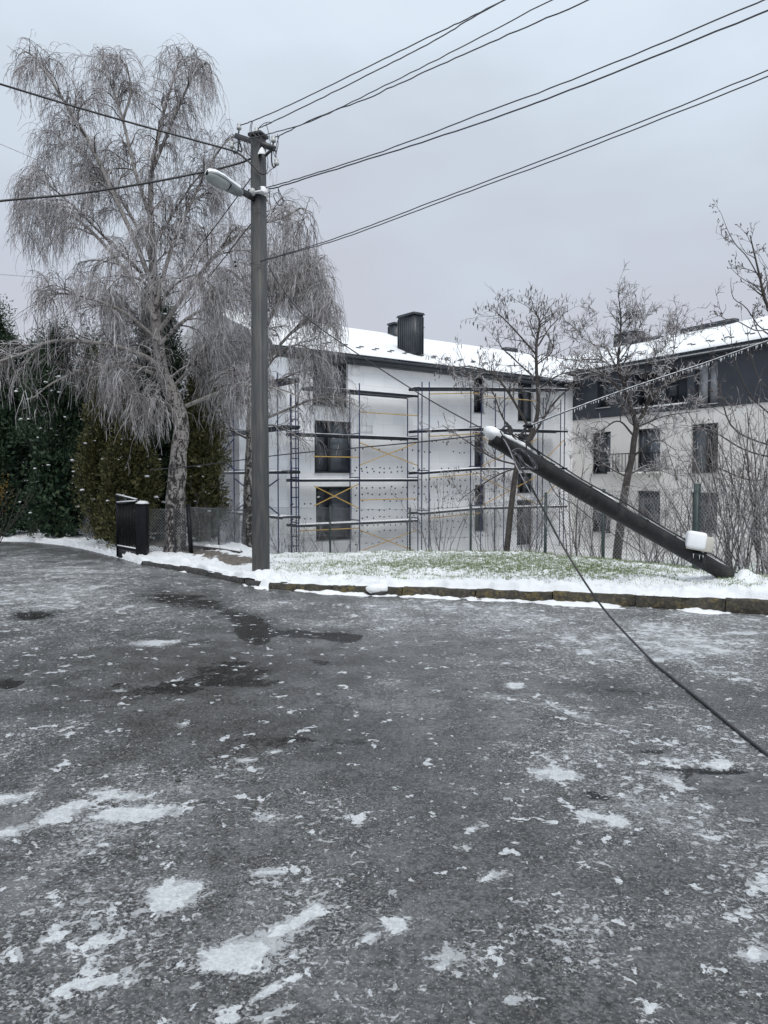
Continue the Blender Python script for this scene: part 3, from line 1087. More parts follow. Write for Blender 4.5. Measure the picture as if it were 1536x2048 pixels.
def chimney(r, c, du, dn, z0, z1, w, ribs=8, slope_cap=0.0):
    """metal clad stack; c: (u, out)"""
    m = MB().box(w.at(c[0], (z0 + z1) / 2, c[1]), (du, dn, z1 - z0), w.M)
    for k in range(ribs + 1):
        for sgn in (-1, 1):
            m.box(w.at(c[0] - du / 2 + du * k / ribs, (z0 + z1) / 2 - 0.05, c[1] + sgn * dn / 2), (0.04, 0.05, z1 - z0 - 0.12), w.M)
    nb = max(2, int(ribs * dn / du))
    for k in range(1, nb):
        for sgn in (-1, 1):
            m.box(w.at(c[0] + sgn * du / 2, (z0 + z1) / 2 - 0.05, c[1] - dn / 2 + dn * k / nb), (0.05, 0.04, z1 - z0 - 0.12), w.M)
    o = m.build('chimney', M['anthracite'], r)
    cp = MB().box(w.at(c[0], z1 + 0.03, c[1]), (du + 0.12, dn + 0.12, 0.06), w.M)
    cp.box(w.at(c[0], z1 + 0.085, c[1]), (du + 0.06, dn + 0.06, 0.05), w.M)
    cp.build('chimney_cap', M['anthracite'], r)
    return o


def white_wing():
    t = thing('apartment_building', W1.at(0, GZ), 'white foam clad apartment block being insulated behind blue scaffolding', 'building')
    Hs = [W1.rect(626, 696, 719, 813), W1.rect(629, 703, 842, 946), W1.rect(632, 704, 973, 1080)]
    Ns = [W1.rect(948, 968, 742, 826), W1.rect(949, 969, 864, 936), W1.rect(950, 970, 970, 1062)]
    Ks = [W1.rect(1036, 1066, 748, 843), W1.rect(1036, 1066, 868, 960 - 20), W1.rect(1035, 1066, 946, 986), W1.rect(1034, 1066, 1000, 1090)]
    holes = Hs + Ns + Ks
    m, uv = wall_mesh(W1, 0, W1.L, GZ, EAVE1, holes, 0.22)
    set_uv(m.build('wall', M['foam'], t), uv)
    for h in Hs:
        window(W1, h, t, 0.22, split=[0.43], pane='glass')
    for h in Ns:
        window(W1, h, t, 0.22, leaves=1)
    for h in Ks:
        window(W1, h, t, 0.22, leaves=2)
    # return wall to the left
    h2 = [W2.rect(470, 492, 800, 850)] if False else []
    m, uv = wall_mesh(W2, 0, W2.L - 0.0, GZ, EAVE1, h2, 0.2)
    set_uv(m.build('wall', M['foam'], t), uv)
    # body behind
    back = MB()
    q = [W1.at(0.3, 0, -0.32), W1.at(W1.L + 10, 0, -0.32), W1.at(W1.L + 10, 0, -13), W1.at(0.3, 0, -13)]
    V = [p + [0, 0, GZ] for p in q] + [p + [0, 0, EAVE1 - 0.1] for p in q]
    back.add(V, [[0, 1, 5, 4], [1, 2, 6, 5], [2, 3, 7, 6], [3, 0, 4, 7], [4, 5, 6, 7]])
    back.build('inner_walls', M['inner'], t)
    run, over, rise = 6.6, 0.55, 2.55
    r, sl = gable('roof', W1, -1.0, W1.L + 9, EAVE1 + 0.12, over, run, rise, t)
    # fascia and gutter: dark band under the snow
    f = MB().box(W1.at(W1.L / 2 - 0.5, EAVE1 - 0.11, over - 0.03), (W1.L + 1.0 - 0.9, 0.05, 0.30), W1.M)
    f.box(W1.at(W1.L / 2 - 0.5, EAVE1 - 0.27, over / 2 - 0.03), (W1.L + 1.0 - 0.9, over - 0.06, 0.03), W1.M)
    f.build('fascia', M['anthracite'], t)
    g = MB().tubes(np.array([W1.at(u, EAVE1 - 0.02 - 0.03 * u / W1.L, over + 0.06) for u in np.linspace(-0.9, W1.L - 0.9, 8)]), 0.06, 8)
    g.build('gutter', M['anthracite'], t, True)
    guards(r, W1, EAVE1 + 0.12, over, sl, np.arange(-0.2, W1.L - 0.6, 0.47), t)
    # chimneys, placed where their feet leave the snow
    ridge = EAVE1 + 0.12 + (run + over) * sl
    at_out = lambda px, py, o: Wall(W1.at(0, 0, o), W1.at(W1.L, 0, o)).hit(px, py)
    u = at_out(837, 690, -0.3)[0]
    chimney(r, (u, -0.95), 0.62, 1.3, EAVE1 + 0.3, at_out(837, 629, -0.3)[1], W1, 4)
    u, zt = at_out(818, 652, -5.6)
    chimney(r, (u, -5.9), 2.2, 0.6, EAVE1 + 1.6, zt, W1, 8)
    for (px, du) in ((738, 0.8), (1118, 1.1)):
        uu = W1.hit(px, 690)[0]
        uu = uu * 1.13 + 0.4
        MB().box(W1.at(uu, ridge + 0.16, -run), (du, 0.5, 0.34), W1.M).build('roof_vent', M['anthracite'], r)
    # dowels holding the foam, in rows between the decks
    dm = MB()
    for row_px in (878, 900, 936, 943, 960, 975, 988, 1002, 1020, 1035, 1050, 1063, 1085):
        for px in np.arange(712, 1010, 11.5):
            if random.random() < (0.28 if row_px < 930 else 0.12) or (row_px == 878 and px < 722):
                continue
            uu, z = W1.hit(px + random.uniform(-2.5, 2.5), 955)[0], W1.hit(760, row_px)[1] + random.uniform(-0.05, 0.05)
            if z > W1.hit(740, 838)[1] or any(h[0] - 0.15 < uu < h[1] + 0.15 and h[2] - 0.1 < z < h[3] + 0.1 for h in holes):
                continue
            dm.lathe(W1.at(uu, z, -0.01), W1.n, ((0.041, 0), (0.041, 0.022), (0.0, 0.026)), 8)
    for row_px in (835, 1000, 1030):
        for px in np.arange(585, 622, 12):
            dm.lathe(W1.at(W1.hit(px, 955)[0], W1.hit(600, row_px + 8)[1], -0.01), W1.n, ((0.041, 0), (0.041, 0.022), (0.0, 0.026)), 8)
    dm.build('dowels', M['dowel'], t, kind='stuff')
    # boards standing slightly proud of the rest
    for (x0, x1, y0, y1) in ((713, 745, 850, 866), (702, 719, 722, 752)):
        a, b, c, d = W1.rect(x0, x1, y0, y1)
        o = MB().box(W1.at((a + b) / 2, (c + d) / 2, 0.012), (b - a, 0.03, d - c), W1.M).build('foam_panel', M['foam'], t)
        set_uv(o, [(a + 0.3, c + 0.1)] * 8)
    return t


white_wing()


def cream_wing():
    t = thing('apartment_building', W3.at(0, GZ), 'cream plastered apartment wing with a charcoal top floor and french balcony', 'building')
    zb = (W3.hit(1180, 836)[1] + W3.hit(1530, 804)[1]) / 2
    r_ = W3.rect
    low = [r_(1183, 1221, 864, 948), r_(1273, 1320, 857, 947), r_(1381, 1436, 847, 947), r_(1182, 1221, 989, 1066), r_(1273, 1320, 982, 1066), r_(1381, 1434, 985, 1066), r_(1183, 1220, 1094, 1118)]
    L = W3.L
    m, uv = wall_mesh(W3, 0, L, GZ, zb, low, 0.22)
    m.build('wall', M['cream'], t)
    splits = [[0.62], [0.3], [0.55], [0.62], [0.3], [0.55], [0.5]]
    for h, s in zip(low, splits):
        window(W3, h, t, 0.22, split=s)
    lg = r_(1266, 1376, 740, 813)
    dr = r_(1391, 1437, 720, 808)
    sm = r_(1196, 1222, 762, 815)
    top = [lg, dr, sm]
    m, uv = wall_mesh(W3, 0, L, zb, EAVE3, top, 0.3, 0.06)
    m.build('upper_wall', M['charcoal'], t)
    MB().box(W3.at(L / 2, zb - 0.02, 0.035), (L, 0.066, 0.036), W3.M).build('drip_edge', M['anthracite'], t)
    window(W3, dr, t, 0.3, 0.06, split=[0.5], pane='pale_glass')
    window(W3, sm, t, 0.3, 0.06, leaves=2)
    # recessed loggia with a glazed back and a snowy ledge
    lb = MB()
    a, b, c, d = lg
    lb.box(W3.at((a + b) / 2, (c + d) / 2, -0.95), (b - a, 0.05, d - c), W3.M)
    lb.box(W3.at(a - 0.03, (c + d) / 2, -0.58), (0.06, 0.7, d - c), W3.M)
    lb.box(W3.at(b + 0.03, (c + d) / 2, -0.58), (0.06, 0.7, d - c), W3.M)
    lb.box(W3.at((a + b) / 2, d + 0.03, -0.58), (b - a + 0.1, 0.7, 0.06), W3.M)
    lb.box(W3.at((a + b) / 2, c - 0.03, -0.58), (b - a + 0.1, 0.7, 0.06), W3.M)
    lo = lb.build('loggia', M['charcoal'], t)
    wa = (a + 0.15 * (b - a), a + 0.62 * (b - a), c + 0.1, d - 0.25)
    window(W3, wa, t, 0.0, -0.93, leaves=2, sill=False)
    MB().box(W3.at((a + b) / 2, c + 0.04, 0.02), (b - a - 0.02, 0.26, 0.07), W3.M).build('snow_ledge', M['snow'], lo)
    # french balcony railing
    x0, x1, y0, y1 = r_(1228, 1321, 907, 946)
    rl = MB()
    rl.bar(W3.at(x0, y1, 0.35), W3.at(x1, y1, 0.35), 0.05)
    rl.bar(W3.at(x0, y0 + 0.08, 0.35), W3.at(x1, y0 + 0.08, 0.35), 0.04)
    for u in (x0, x1):
        rl.bar(W3.at(u, y1, 0.0), W3.at(u, y1, 0.35), 0.04)
        rl.bar(W3.at(u, y0 + 0.08, 0.0), W3.at(u, y0 + 0.08, 0.35), 0.04)
    ro = rl.build('railing', M['black'], t)
    n = 15
    first = None
    for k in range(n):
        u = x0 + (x1 - x0) * k / (n - 1)
        p = W3.at(u, (y0 + 0.08 + y1) / 2, 0.35)
        if first is None:
            first = MB().box((0, 0, 0), (0.028, 0.028, y1 - y0 - 0.1)).build('baluster', M['black'], ro)
            first.matrix_basis = Matrix.Translation(Vector(p.tolist()))
        else:
            share(first, 'baluster', ro, p)
    MB().box(W3.at((x0 + x1) / 2, y0, 0.2), (x1 - x0 + 0.2, 0.42, 0.14), W3.M).build('balcony_slab', M['cream'], t)
    # body
    q = [W3.at(0, 0, -1.1), W3.at(L, 0, -1.1), W3.at(L, 0, -13), W3.at(0, 0, -13)]
    V = [p + [0, 0, GZ] for p in q] + [p + [0, 0, EAVE3 - 0.1] for p in q]
    MB().add(V, [[0, 1, 5, 4], [1, 2, 6, 5], [2, 3, 7, 6], [3, 0, 4, 7], [4, 5, 6, 7]]).build('inner_walls', M['inner'], t)
    run, over, rise = 6.2, 0.5, 2.2
    r, sl = gable('roof', W3, -8, L, EAVE3 + 0.1, over, run, rise, t)
    f = MB().box(W3.at(L / 2 + 0.4, EAVE3 - 0.05, over - 0.03), (L - 1.0, 0.05, 0.22), W3.M)
    f.box(W3.at(L / 2 + 0.4, EAVE3 - 0.16, over / 2), (L - 1.0, over - 0.06, 0.03), W3.M)
    f.build('fascia', M['anthracite'], t)
    MB().bar(W3.at(0.8, EAVE3 - 0.10, over + 0.03), W3.at(L, EAVE3 - 0.10, over + 0.03), 0.05, 0.05).build('gutter', M['sill'], t)
    guards(r, W3, EAVE3 + 0.1, over, sl, np.arange(1.2, L, 0.55), t)
    ridge = EAVE3 + 0.1 + (run + over) * sl
    chimney(r, (-1.6, -6.2), 1.7, 0.9, EAVE3 + 1.2, ridge + 0.75, W3, 7)
    for u0, u1 in ((3.0, 6.6), (12.6, 14.2)):
        MB().box(W3.at((u0 + u1) / 2, ridge + 0.13, -run + 0.3), (u1 - u0, 0.5, 0.3), W3.M).build('roof_vent', M['anthracite'], r)
    MB().box(W3.at(0.4, ridge - 0.05, -run + 0.5), (2.2, 0.6, 0.36), W3.M).build('roof_vent', M['anthracite'], r)
    return t


cream_wing()


# ------------------------------------------------------------------ scaffolding
def scaffold(w, label, uprights, decks, braces, ledgers, loc):
    """uprights: (u, out, z0, z1); decks: (u0, u1, z0, z1, out); braces: (u0, z0, u1, z1, out)"""
    t = thing('scaffold', loc, label, 'scaffold', 'scaffold bays along the building')
    for (u, o, z0, z1) in uprights:
        MB().tubes(np.array([w.at(u, z0, o), w.at(u, (z0 + z1) / 2, o), w.at(u, z1, o)]), 0.028, 6).build('upright', M['blue'], t, True)
    for (u0, u1, z0, z1, o0, o1) in decks:
        a, b = w.at(u0, z0, (o0 + o1) / 2), w.at(u1, z1, (o0 + o1) / 2)
        d = MB().bar(a, b, o1 - o0, 0.07)
        d.bar(w.at(u0, z0 - 0.045, o1 - 0.03), w.at(u1, z1 - 0.045, o1 - 0.03), 0.05, 0.06)
        d.bar(w.at(u0, z0 - 0.045, o0 + 0.03), w.at(u1, z1 - 0.045, o0 + 0.03), 0.05, 0.06)
        k = d.build('deck', M['deck'], t)
        n = 24
        X = []
        for i in range(n + 1):
            f = i / n
            pz = a * (1 - f) + b * f
            row = []
            for g, hh in ((-0.5, 0.0), (-0.46, 0.016), (0, 0.03), (0.46, 0.016), (0.5, 0.0)):
                row.append(pz + w.n * g * (o1 - o0) + [0, 0, 0.036 + hh * (0.5 + random.random())])
            X.append(row)
        MB().grid(np.array(X)).build('deck_snow', M['snow'], k, True)
    for (u0, z0, u1, z1, o) in braces:
        MB().tubes(np.array([w.at(u0, z0, o), w.at((u0 + u1) / 2, (z0 + z1) / 2, o), w.at(u1, z1, o)]), 0.024, 5).build('brace', M['yellow'], t, True)
    for (u0, z0, o0, u1, z1, o1) in ledgers:
        MB().bar(w.at(u0, z0, o0), w.at(u1, z1, o1), 0.045).build('ledger', M['blue'], t)
    return t


def scaffolds():
    OUT = 1.25
    # helper plane: the outer face of the scaffold
    Wf = Wall(W1.at(0, 0, OUT), W1.at(W1.L, 0, OUT))
    hu = lambda px, py=955: Wf.hit(px, py)[0]
    hz = lambda px, py: Wf.hit(px, py)[1]
    Wb = Wall(W1.at(0, 0, 0.3), W1.at(W1.L, 0, 0.3))
    bu = lambda px: Wb.hit(px, 955)[0]
    # bay one: left part in front of the big windows
    zs = [(hz(640, 778) + hz(833, 789)) / 2, (hz(600, 869) + hz(833, 875)) / 2, hz(720, 960), hz(720, 1046)]
    u0, u1 = hu(597), hu(836)
    um = hu(719)
    ups = [(u, OUT, GZ, zs[0] + 0.35) for u in (u0, um, u1)] + [(bu(x), 0.3, GZ, zs[0] - 0.05) for x in (583, 700, 815)]
    decks = [(hu(625) if i == 0 else u0 - 0.1, u1, z, z, 0.35, OUT) for i, z in enumerate(zs)]
    br = [(um, hz(720, 824), u1, hz(720, 824), OUT - 0.03), (um, hz(720, 885), u1, hz(836, 931), OUT - 0.03), (um, hz(720, 931), u1, hz(836, 885), OUT - 0.06),
          (u0 + .8, hz(640, 913), um, hz(640, 913), OUT - 0.03), (u0 + .8, hz(632, 972), um, hz(719, 1017), OUT - 0.03), (u0 + .8, hz(632, 1012), um, hz(719, 968), OUT - 0.06),
          (um, hz(720, 1000), u1, hz(720, 1000), OUT - 0.03), (um, hz(720, 1060), u1, hz(836, 1104), OUT - 0.03), (um, hz(720, 1104), u1, hz(836, 1060), OUT - 0.06), (u0, hz(640, 1060), um, hz(640, 1060), OUT - 0.03)]
    led = []
    for z in zs[1:]:
        for u, b in ((u0, bu(583)), (um, bu(700)), (u1, bu(815))):
            led.append((u, z + 0.12, OUT, b, z + 0.12, 0.3))
    # ladder frame bars on the left pair
    for k in range(16):
        z = GZ + 0.5 + k * 0.42
        led.append((u0, z, OUT, u0 - 0.38, z, OUT))
    ups.append((u0 - 0.38, OUT, GZ, zs[0] - 0.4))
    scaffold(W1, 'blue scaffold with yellow braces in front of the tall windows of the white block', ups, decks, br, led, W1.at(u0, GZ, OUT))
    # bay two: right part running to the inner corner
    v0, v1, v2, v3, v4 = hu(858), hu(962), hu(1008), hu(1075), hu(1128)
    zz = [(hz(853, 777), hz(941, 774), hz(1128, 778)), (hz(845, 862), hz(941, 856), hz(1128, 862)), (hz(845, 946), hz(962, 937), hz(1118, 936)), (hz(845, 1027), hz(942, 1017), hz(1115, 1013))]
    ups = [(hu(838) + 0.18, OUT, GZ, zz[0][0] + 0.3), (v0, OUT, GZ, zz[0][0] + 0.35), (v1, OUT, GZ, zz[0][1] - 0.05), (v2, OUT, GZ, zz[0][1] - 0.05), (v3, OUT, GZ, zz[0][1]), (v4, OUT, GZ, zz[0][2])]
    ups += [(bu(x), 0.3, GZ, zz[0][1] - 0.05) for x in (941, 990, 1085, 1120)]
    decks, br, led = [], [], []
    for (a, b, c) in zz:
        decks += [(hu(840), v1, a, b, 0.35, OUT), (v1 + 0.02, v4 + 0.3, b, c, 0.35, OUT)]
        br.append((v0, a - 0.25, v1, b - 0.25, OUT - 0.03))
    for i in (1, 2, 3):
        a, b = zz[i][1] + 0.1, zz[i - 1][1] - 0.4
        br += [(v1, a, v3, b, OUT - 0.03), (v1, b, v3, a, OUT - 0.06), (v3, a, v4, b, OUT - 0.03)] if i != 1 else [(v1, b, v3, b, OUT - 0.03)]
        led += [(v0, zz[i][0] + 0.12, OUT, v0, zz[i][0] + 0.12, 0.35), (v1, zz[i][1] + 0.12, OUT, v1, zz[i][1] + 0.12, 0.35)]
    scaffold(W1, 'blue scaffold near the inner corner of the building behind the bare tree', ups, decks, br, led, W1.at(v0, GZ, OUT))
    # bay three: round the left end of the white block
    Wg = Wall(W2.at(0, 0, OUT), W2.at(W2.L, 0, OUT))
    gu = lambda px: Wg.hit(px, 955)[0]
    gz = lambda px, py: Wg.hit(px, py)[1]
    a, m_, b = gu(408), gu(468), gu(556)
    z_ = [gz(470, 780), gz(470, 864), gz(470, 945), gz(470, 1026)]
    ups = [(a, OUT, GZ, z_[0] + 0.2), (m_, OUT, GZ, z_[0] + 0.3), (b, OUT, GZ, z_[0] + 0.3), (m_ + 0.2, 0.3, GZ, z_[0]), (b - 0.2, 0.3, GZ, z_[0])]
    decks = [(a - 0.5, b + 0.3, z, z, 0.35, OUT) for z in z_]
    br = []
    led = [(a, z_[2] + 0.1, OUT - 0.03, m_, z_[1] - 0.3, OUT - 0.03), (a, z_[1] - 0.3, OUT - 0.05, m_, z_[2] + 0.1, OUT - 0.05), (m_, z_[3] + 0.1, OUT - 0.03, b, z_[2] - 0.3, OUT - 0.03), (m_, z_[2] - 0.3, OUT - 0.05, b, z_[3] + 0.1, OUT - 0.05)]
    led += [(m_, z + 0.12, OUT, m_, z + 0.12, 0.3) for z in z_[1:]]
    scaffold(W2, 'blue scaffold round the left end of the white block behind the slim birch', ups, decks, br, led, W2.at(a, GZ, OUT))


scaffolds()


# ------------------------------------------------------------------ fences and gate
def chain_link(x0, x1, parent, z0a, z1a, z0b, z1b, pitch=0.075, r=0.0032):
    """diamond mesh between two posts: thin wires crossing both ways"""
    a, b = np.asarray(x0, float), np.asarray(x1, float)
    L = np.linalg.norm((b - a)[:2])
    d = np.array([(b - a)[0], (b - a)[1], 0]) / L
    H = ((z1a - z0a) + (z1b - z0b)) / 2
    segs = []
    for sgn in (1, -1):
        k = -H
        while k < L:
            s0, s1 = k, k + H
            t0, t1 = max(0, -s0 / H), min(1, (L - s0) / H)
            if t1 > t0 + 0.02:
                row = []
                for tt in (t0, (t0 + t1) / 2, t1):
                    s = s0 + tt * H
                    f = s / L
                    hh = tt if sgn > 0 else 1 - tt
                    zlo, zhi = z0a + (z0b - z0a) * f, z1a + (z1b - z1a) * f
                    p = np.array([a[0], a[1], 0]) + d * s
                    p = p + np.array([-d[1], d[0], 0]) * 0.003 * sgn
                    row.append([p[0], p[1], zlo + (zhi - zlo) * hh])
                segs.append(row)
            k += pitch
    m = MB()
    m.tubes(np.array(segs), r, 3)
    for zz0, zz1 in ((z1a, z1b), ((z0a + z1a) / 2, (z0b + z1b) / 2)):
        m.tubes(np.array([[[a[0], a[1], zz0], [(a[0] + b[0]) / 2, (a[1] + b[1]) / 2, (zz0 + zz1) / 2 - 0.01], [b[0], b[1], zz1]]]), r * 1.1, 4)
    return m.build('wire_mesh', M['galv'], parent)


def fences():
    t = None
    pts = []
    for (c, Y, ztop, hgt) in ((1620, 10.2, 1.62, 1.5), (1395, 12.07, 1.44, 1.4), (1208, 13.85, 1.33, 1.45), (1092, 15.25, 1.24, 1.45), (942, 17.5, 0.93, 1.45), (820, 20.0, 0.74, 1.5), (660, 20.3, 0.78, 1.5), (530, 19.5, 0.83, 1.4)):
        p = P(c, 955, Y)
        pts.append((p[0], p[1], ztop, ztop - hgt, c))
    t = thing('chain_link_fence', (pts[3][0], pts[3][1], pts[3][3]), 'long chain-link fence on green posts behind the snowy lawn', 'fence')
    for (x, y, zt, zb, c) in pts:
        w = 0.05 if c != 1395 else 0.085
        MB().box((x, y, (zt + 0.06 + zb - 0.4) / 2), (w, w, zt - zb + 0.46)).build('post', M['green_post'], t)
    for k in range(len(pts) - 1):
        a, b = pts[k], pts[k + 1]
        chain_link(a, b, t, a[3], a[2], b[3], b[2])
    # fence between the gate and the long fence
    q = []
    for (c, Y, zt, zb) in ((378, 14.6, 1.02, 0.05), (436, 16.0, 0.95, 0.0), (495, 17.6, 0.86, -0.1), (530, 19.5, 0.83, -0.55)):
        p = P(c, 955, Y)
        q.append((p[0], p[1], zt, zb))
    t = thing('chain_link_fence', (q[1][0], q[1][1], 0), 'short chain-link fence with thin posts beside the worn path', 'fence')
    for k, (x, y, zt, zb) in enumerate(q[1:3]):
        MB().box((x, y, (zt + zb - 0.3) / 2), (0.035, 0.035, zt - zb + 0.35)).build('post', M['green_post'], t)
    for k in range(3):
        a, b = q[k], q[k + 1]
        chain_link(a, b, t, a[3], a[2], b[3], b[2], 0.06, 0.0035)
    # a post leaning by the birch
    a, b = P(383, 1116, 14.45), P(376, 1008, 14.5)
    tag(MB().bar(a + (a - b) * 0.12, b, 0.075, 0.06).build('fence_post', M['black']), 'black iron post leaning slightly beside the big birch trunk', 'post')
    # mesh between the gate post and that post
    g0, g1 = P(296, 1110, 14.7), P(376, 1110, 14.5)
    t = thing('chain_link_fence', (g0 + g1) / 2, 'narrow chain-link panel between the gate post and the birch', 'fence')
    chain_link(g0, g1, t, 0.06, 0.98, 0.06, 1.0, 0.06, 0.0035)
    MB().bar((g1[0] - 0.25, g1[1] + 0.02, 0.0), (g1[0] - 0.27, g1[1] + 0.02, 1.05), 0.03).build('post', M['steel'], t)
    # fence glimpsed between the conifers
    g0, g1 = P(148, 1080, 19.6), P(192, 1085, 18.2)
    t = thing('chain_link_fence', g1, 'chain-link fence and dark post glimpsed between the dark conifers', 'fence')
    chain_link(g0, g1, t, 0.05, 1.0, 0.05, 0.9, 0.05, 0.0045)
    MB().bar((g1[0], g1[1], -0.1), (g1[0], g1[1], 0.95), 0.06).build('post', M['steel'], t)


fences()


def gate():
    a, b = P(236, 1117, 14.95), P(275, 1122, 14.45)
    za, zb = 0.02, 0.0
    top = P(236, 1007, 14.95)[2]
    peak = P(236, 991, 14.95)[2]
    topb = P(275, 1004, 14.45)[2]
    t = thing('gate', (a + b) / 2, 'open black barred metal gate leaf with a sloping top rail and snow', 'gate')
    d = unit(np.array([b[0] - a[0], b[1] - a[1], 0]))
    A0, B0 = np.array([a[0], a[1], 0]), np.array([b[0], b[1], 0])
    z = lambda p, h: p + np.array([0, 0, h])
    m = MB()
    m.bar(z(A0, za), z(A0, peak), 0.045)
    m.bar(z(B0, zb), z(B0, topb + 0.02), 0.045)
    m.bar(z(A0, top), z(B0, topb), 0.04)
    m.bar(z(A0, 0.22), z(B0, 0.2), 0.04)
    m.bar(z(A0, 0.035), z(B0, 0.02), 0.04)
    m.build('frame', M['black'], t)
    MB().bar(z(A0, peak), z(B0, topb + 0.03), 0.04).build('top_rail', M['black'], t)
    MB().bar(z(A0, top + 0.07), z(B0, topb + 0.04), 0.025).build('rail', M['black'], t)
    MB().box((A0 + B0) / 2 + [0, 0, 0.12], (np.linalg.norm(B0 - A0) - 0.05, 0.012, 0.17), np.array([d, np.cross([0, 0, 1], d), [0, 0, 1]])).build('kick_panel', M['steel'], t)
    n = 13
    for k in range(1, n):
        p = A0 + (B0 - A0) * k / n
        MB().bar(z(p, 0.21), z(p, top + (topb - top) * k / n), 0.02).build('bar', M['black'], t)
    for (h0, h1, w_) in ((top + 0.03, topb + 0.028, 0.045), (peak + 0.025, topb + 0.055, 0.04), (0.25, 0.228, 0.04)):
        MB().bar(z(A0, h0), z(B0, h1), w_, 0.022).build('snow', M['snow'], t)
    c = P(286.5, 1122, 14.5)
    h = P(286, 1010, 14.5)[2]
    t = thing('gate_post', (c[0], c[1], 0), 'square black steel gate post with a small cap of snow', 'gate post')
    MB().box((c[0], c[1], h / 2 - 0.05), (0.19, 0.19, h + 0.1)).build('post', M['black'], t, bevel=0.008)
    MB().box((c[0], c[1], h + 0.012), (0.21, 0.21, 0.02)).build('cap', M['black'], t)
    MB().blob((c[0], c[1], h + 0.03), (0.13, 0.13, 0.055), seed=3, flat=-0.1, noise=0.08).build('snow', M['snow'], t, True)


gate()


# ------------------------------------------------------------------ standing pole
def standing_pole():
    b = POLE_B
    Y0 = b[1]
    ztop = P(516, 274, Y0)[2]
    t = thing('utility_pole', (b[0], b[1], 0), 'tall grey concrete utility pole with street lamp standing at the kerb', 'utility pole')
    al = R(-24)
    ex = np.array([math.cos(al), math.sin(al), 0])
    ey = np.array([-math.sin(al), math.cos(al), 0])
    topc = P(516.5, 274, Y0)
    m = MB()
    V = []
    for (c, z, k) in ((b, -0.25, 1.02), (topc, ztop, 0.86)):
        hx, hy, ch = 0.102 * k, 0.108 * k, 0.022
        ring = [(-hx + ch, -hy), (hx - ch, -hy), (hx, -hy + ch), (hx, hy - ch), (hx - ch, hy), (-hx + ch, hy), (-hx, hy - ch), (-hx, -hy + ch)]
        V += [np.array([c[0], c[1], 0]) + ex * p + ey * q + [0, 0, z] for p, q in ring]
    m.add(V, [[i, (i + 1) % 8, (i + 1) % 8 + 8, i + 8] for i in range(8)], [[8, 8 + i, 9 + i] for i in range(1, 7)])
    m.build('shaft', M['concrete'], t)
    pt = lambda px, py, dY=0.0: P(px, py, Y0 + dY)
    # crossarm of angle iron
    a, c = pt(472, 272, 0.25), pt(548, 297, -0.2)
    MB().bar(a, c, 0.06, 0.075).build('crossarm', M['steel'], t)
    MB().bar(pt(530, 312, -0.14), pt(547, 296, -0.2), 0.03).build('crossarm_strut', M['steel'], t)
    # pins and insulators
    ins = [((478, 254), 0.25, ((475, 300), (484, 302), (477, 276), (478, 260))),
           ((464, 291), 0.2, ((477, 278), (476, 300), (469, 307), (464, 298))),
           ((513, 262), 0.0, ((514, 284), (514, 276), (513, 270), (513, 266))),
           ((547, 279), -0.2, ((547, 300), (546, 294), (546, 290), (547, 284))),
           ((553, 325), -0.18, ((544, 296), (543, 320), (547, 335), (553, 329)))]
    for (p, dy, pin) in ins:
        pp = spline([pt(*q, dy) for q in pin], 9)
        MB().tubes(pp, 0.012, 6).build('pin', M['steel'], t, True)
        c = pt(p[0], p[1] + 5, dy)
        MB().lathe(c, (0, 0, 1), ((0.0, 0.0), (0.036, 0.0), (0.040, 0.02), (0.036, 0.035), (0.030, 0.045), (0.032, 0.075), (0.026, 0.09), (0.0, 0.095)), 12).build('insulator', M['porcelain'], t, True)
    # bands
    for py, k in ((272, 1.06), (385, 1.09)):
        z = pt(516, py)[2]
        bm = MB().box((topc[0] + (b[0] - topc[0]) * (ztop - z) / ztop, b[1], z), (0.205 * k, 0.215 * k, 0.045), np.array([ex, ey, [0, 0, 1]]))
        bm.build('band', M['steel'], t)
    # snow lodged on top, on the band and behind the lamp bracket
    q = pt(524, 309, -0.13)
    MB().lathe(q, (0, 0, 1), ((0.062, -0.01), (0.058, 0.02), (0.035, 0.07), (0.012, 0.10), (0.0, 0.11)), 9).build('snow', M['snow'], t, True)
    q = pt(517, 390, -0.02)
    s = MB().box(q, (0.30, 0.26, 0.022), np.array([ex, ey, [0, 0, 1]]))
    s.blob(pt(526, 386, -0.12), (0.075, 0.04, 0.10), seed=5, flat=-0.1)
    s.build('snow', M['snow'], t, True)
    MB().blob(pt(517, 272), (0.085, 0.085, 0.04), seed=12, flat=-0.2).build('snow', M['snow'], t, True)
    # lamp: arm, head, glass, snow
    a, c = pt(503, 394, -0.12), pt(478, 380, -0.35)
    MB().bar(a + (a - c) * 0.2, c, 0.055, 0.075).build('lamp_arm', M['steel'], t)
    tip, root = pt(414, 347, -0.85), pt(482, 388, -0.32)
    ax = unit(root - tip)
    side = unit(np.cross(ax, [0, 0, 1]))
    up = np.cross(side, ax)
    L = np.linalg.norm(root - tip)
    prof = [(0.0, 0.03, 0.02, 0.0), (0.03, 0.085, 0.05, 0.0), (0.15, 0.125, 0.075, 0.0), (0.38, 0.13, 0.085, 0.0), (0.54, 0.105, 0.075, 0.0), (0.58, 0.095, 0.085, 0.0), (0.9, 0.075, 0.075, 0.0), (1.0, 0.05, 0.05, 0.0)]

    def shell(rows, lo, hi, n=12):
        X = []
        for (f, w_, h_, o) in rows:
            r_ = []
            for k in range(n + 1):
                th = lo + (hi - lo) * k / n
                r_.append(tip + ax * f * L + side * w_ * math.cos(th) + up * (h_ * math.sin(th) + o))
            X.append(r_)
        return MB().grid(np.array(X))

    head = shell(prof, 0, math.pi)
    head.grid(np.array([[tip + ax * f * L + side * w_ * s_ for s_ in (-1, 1)] for (f, w_, h_, o) in prof]))
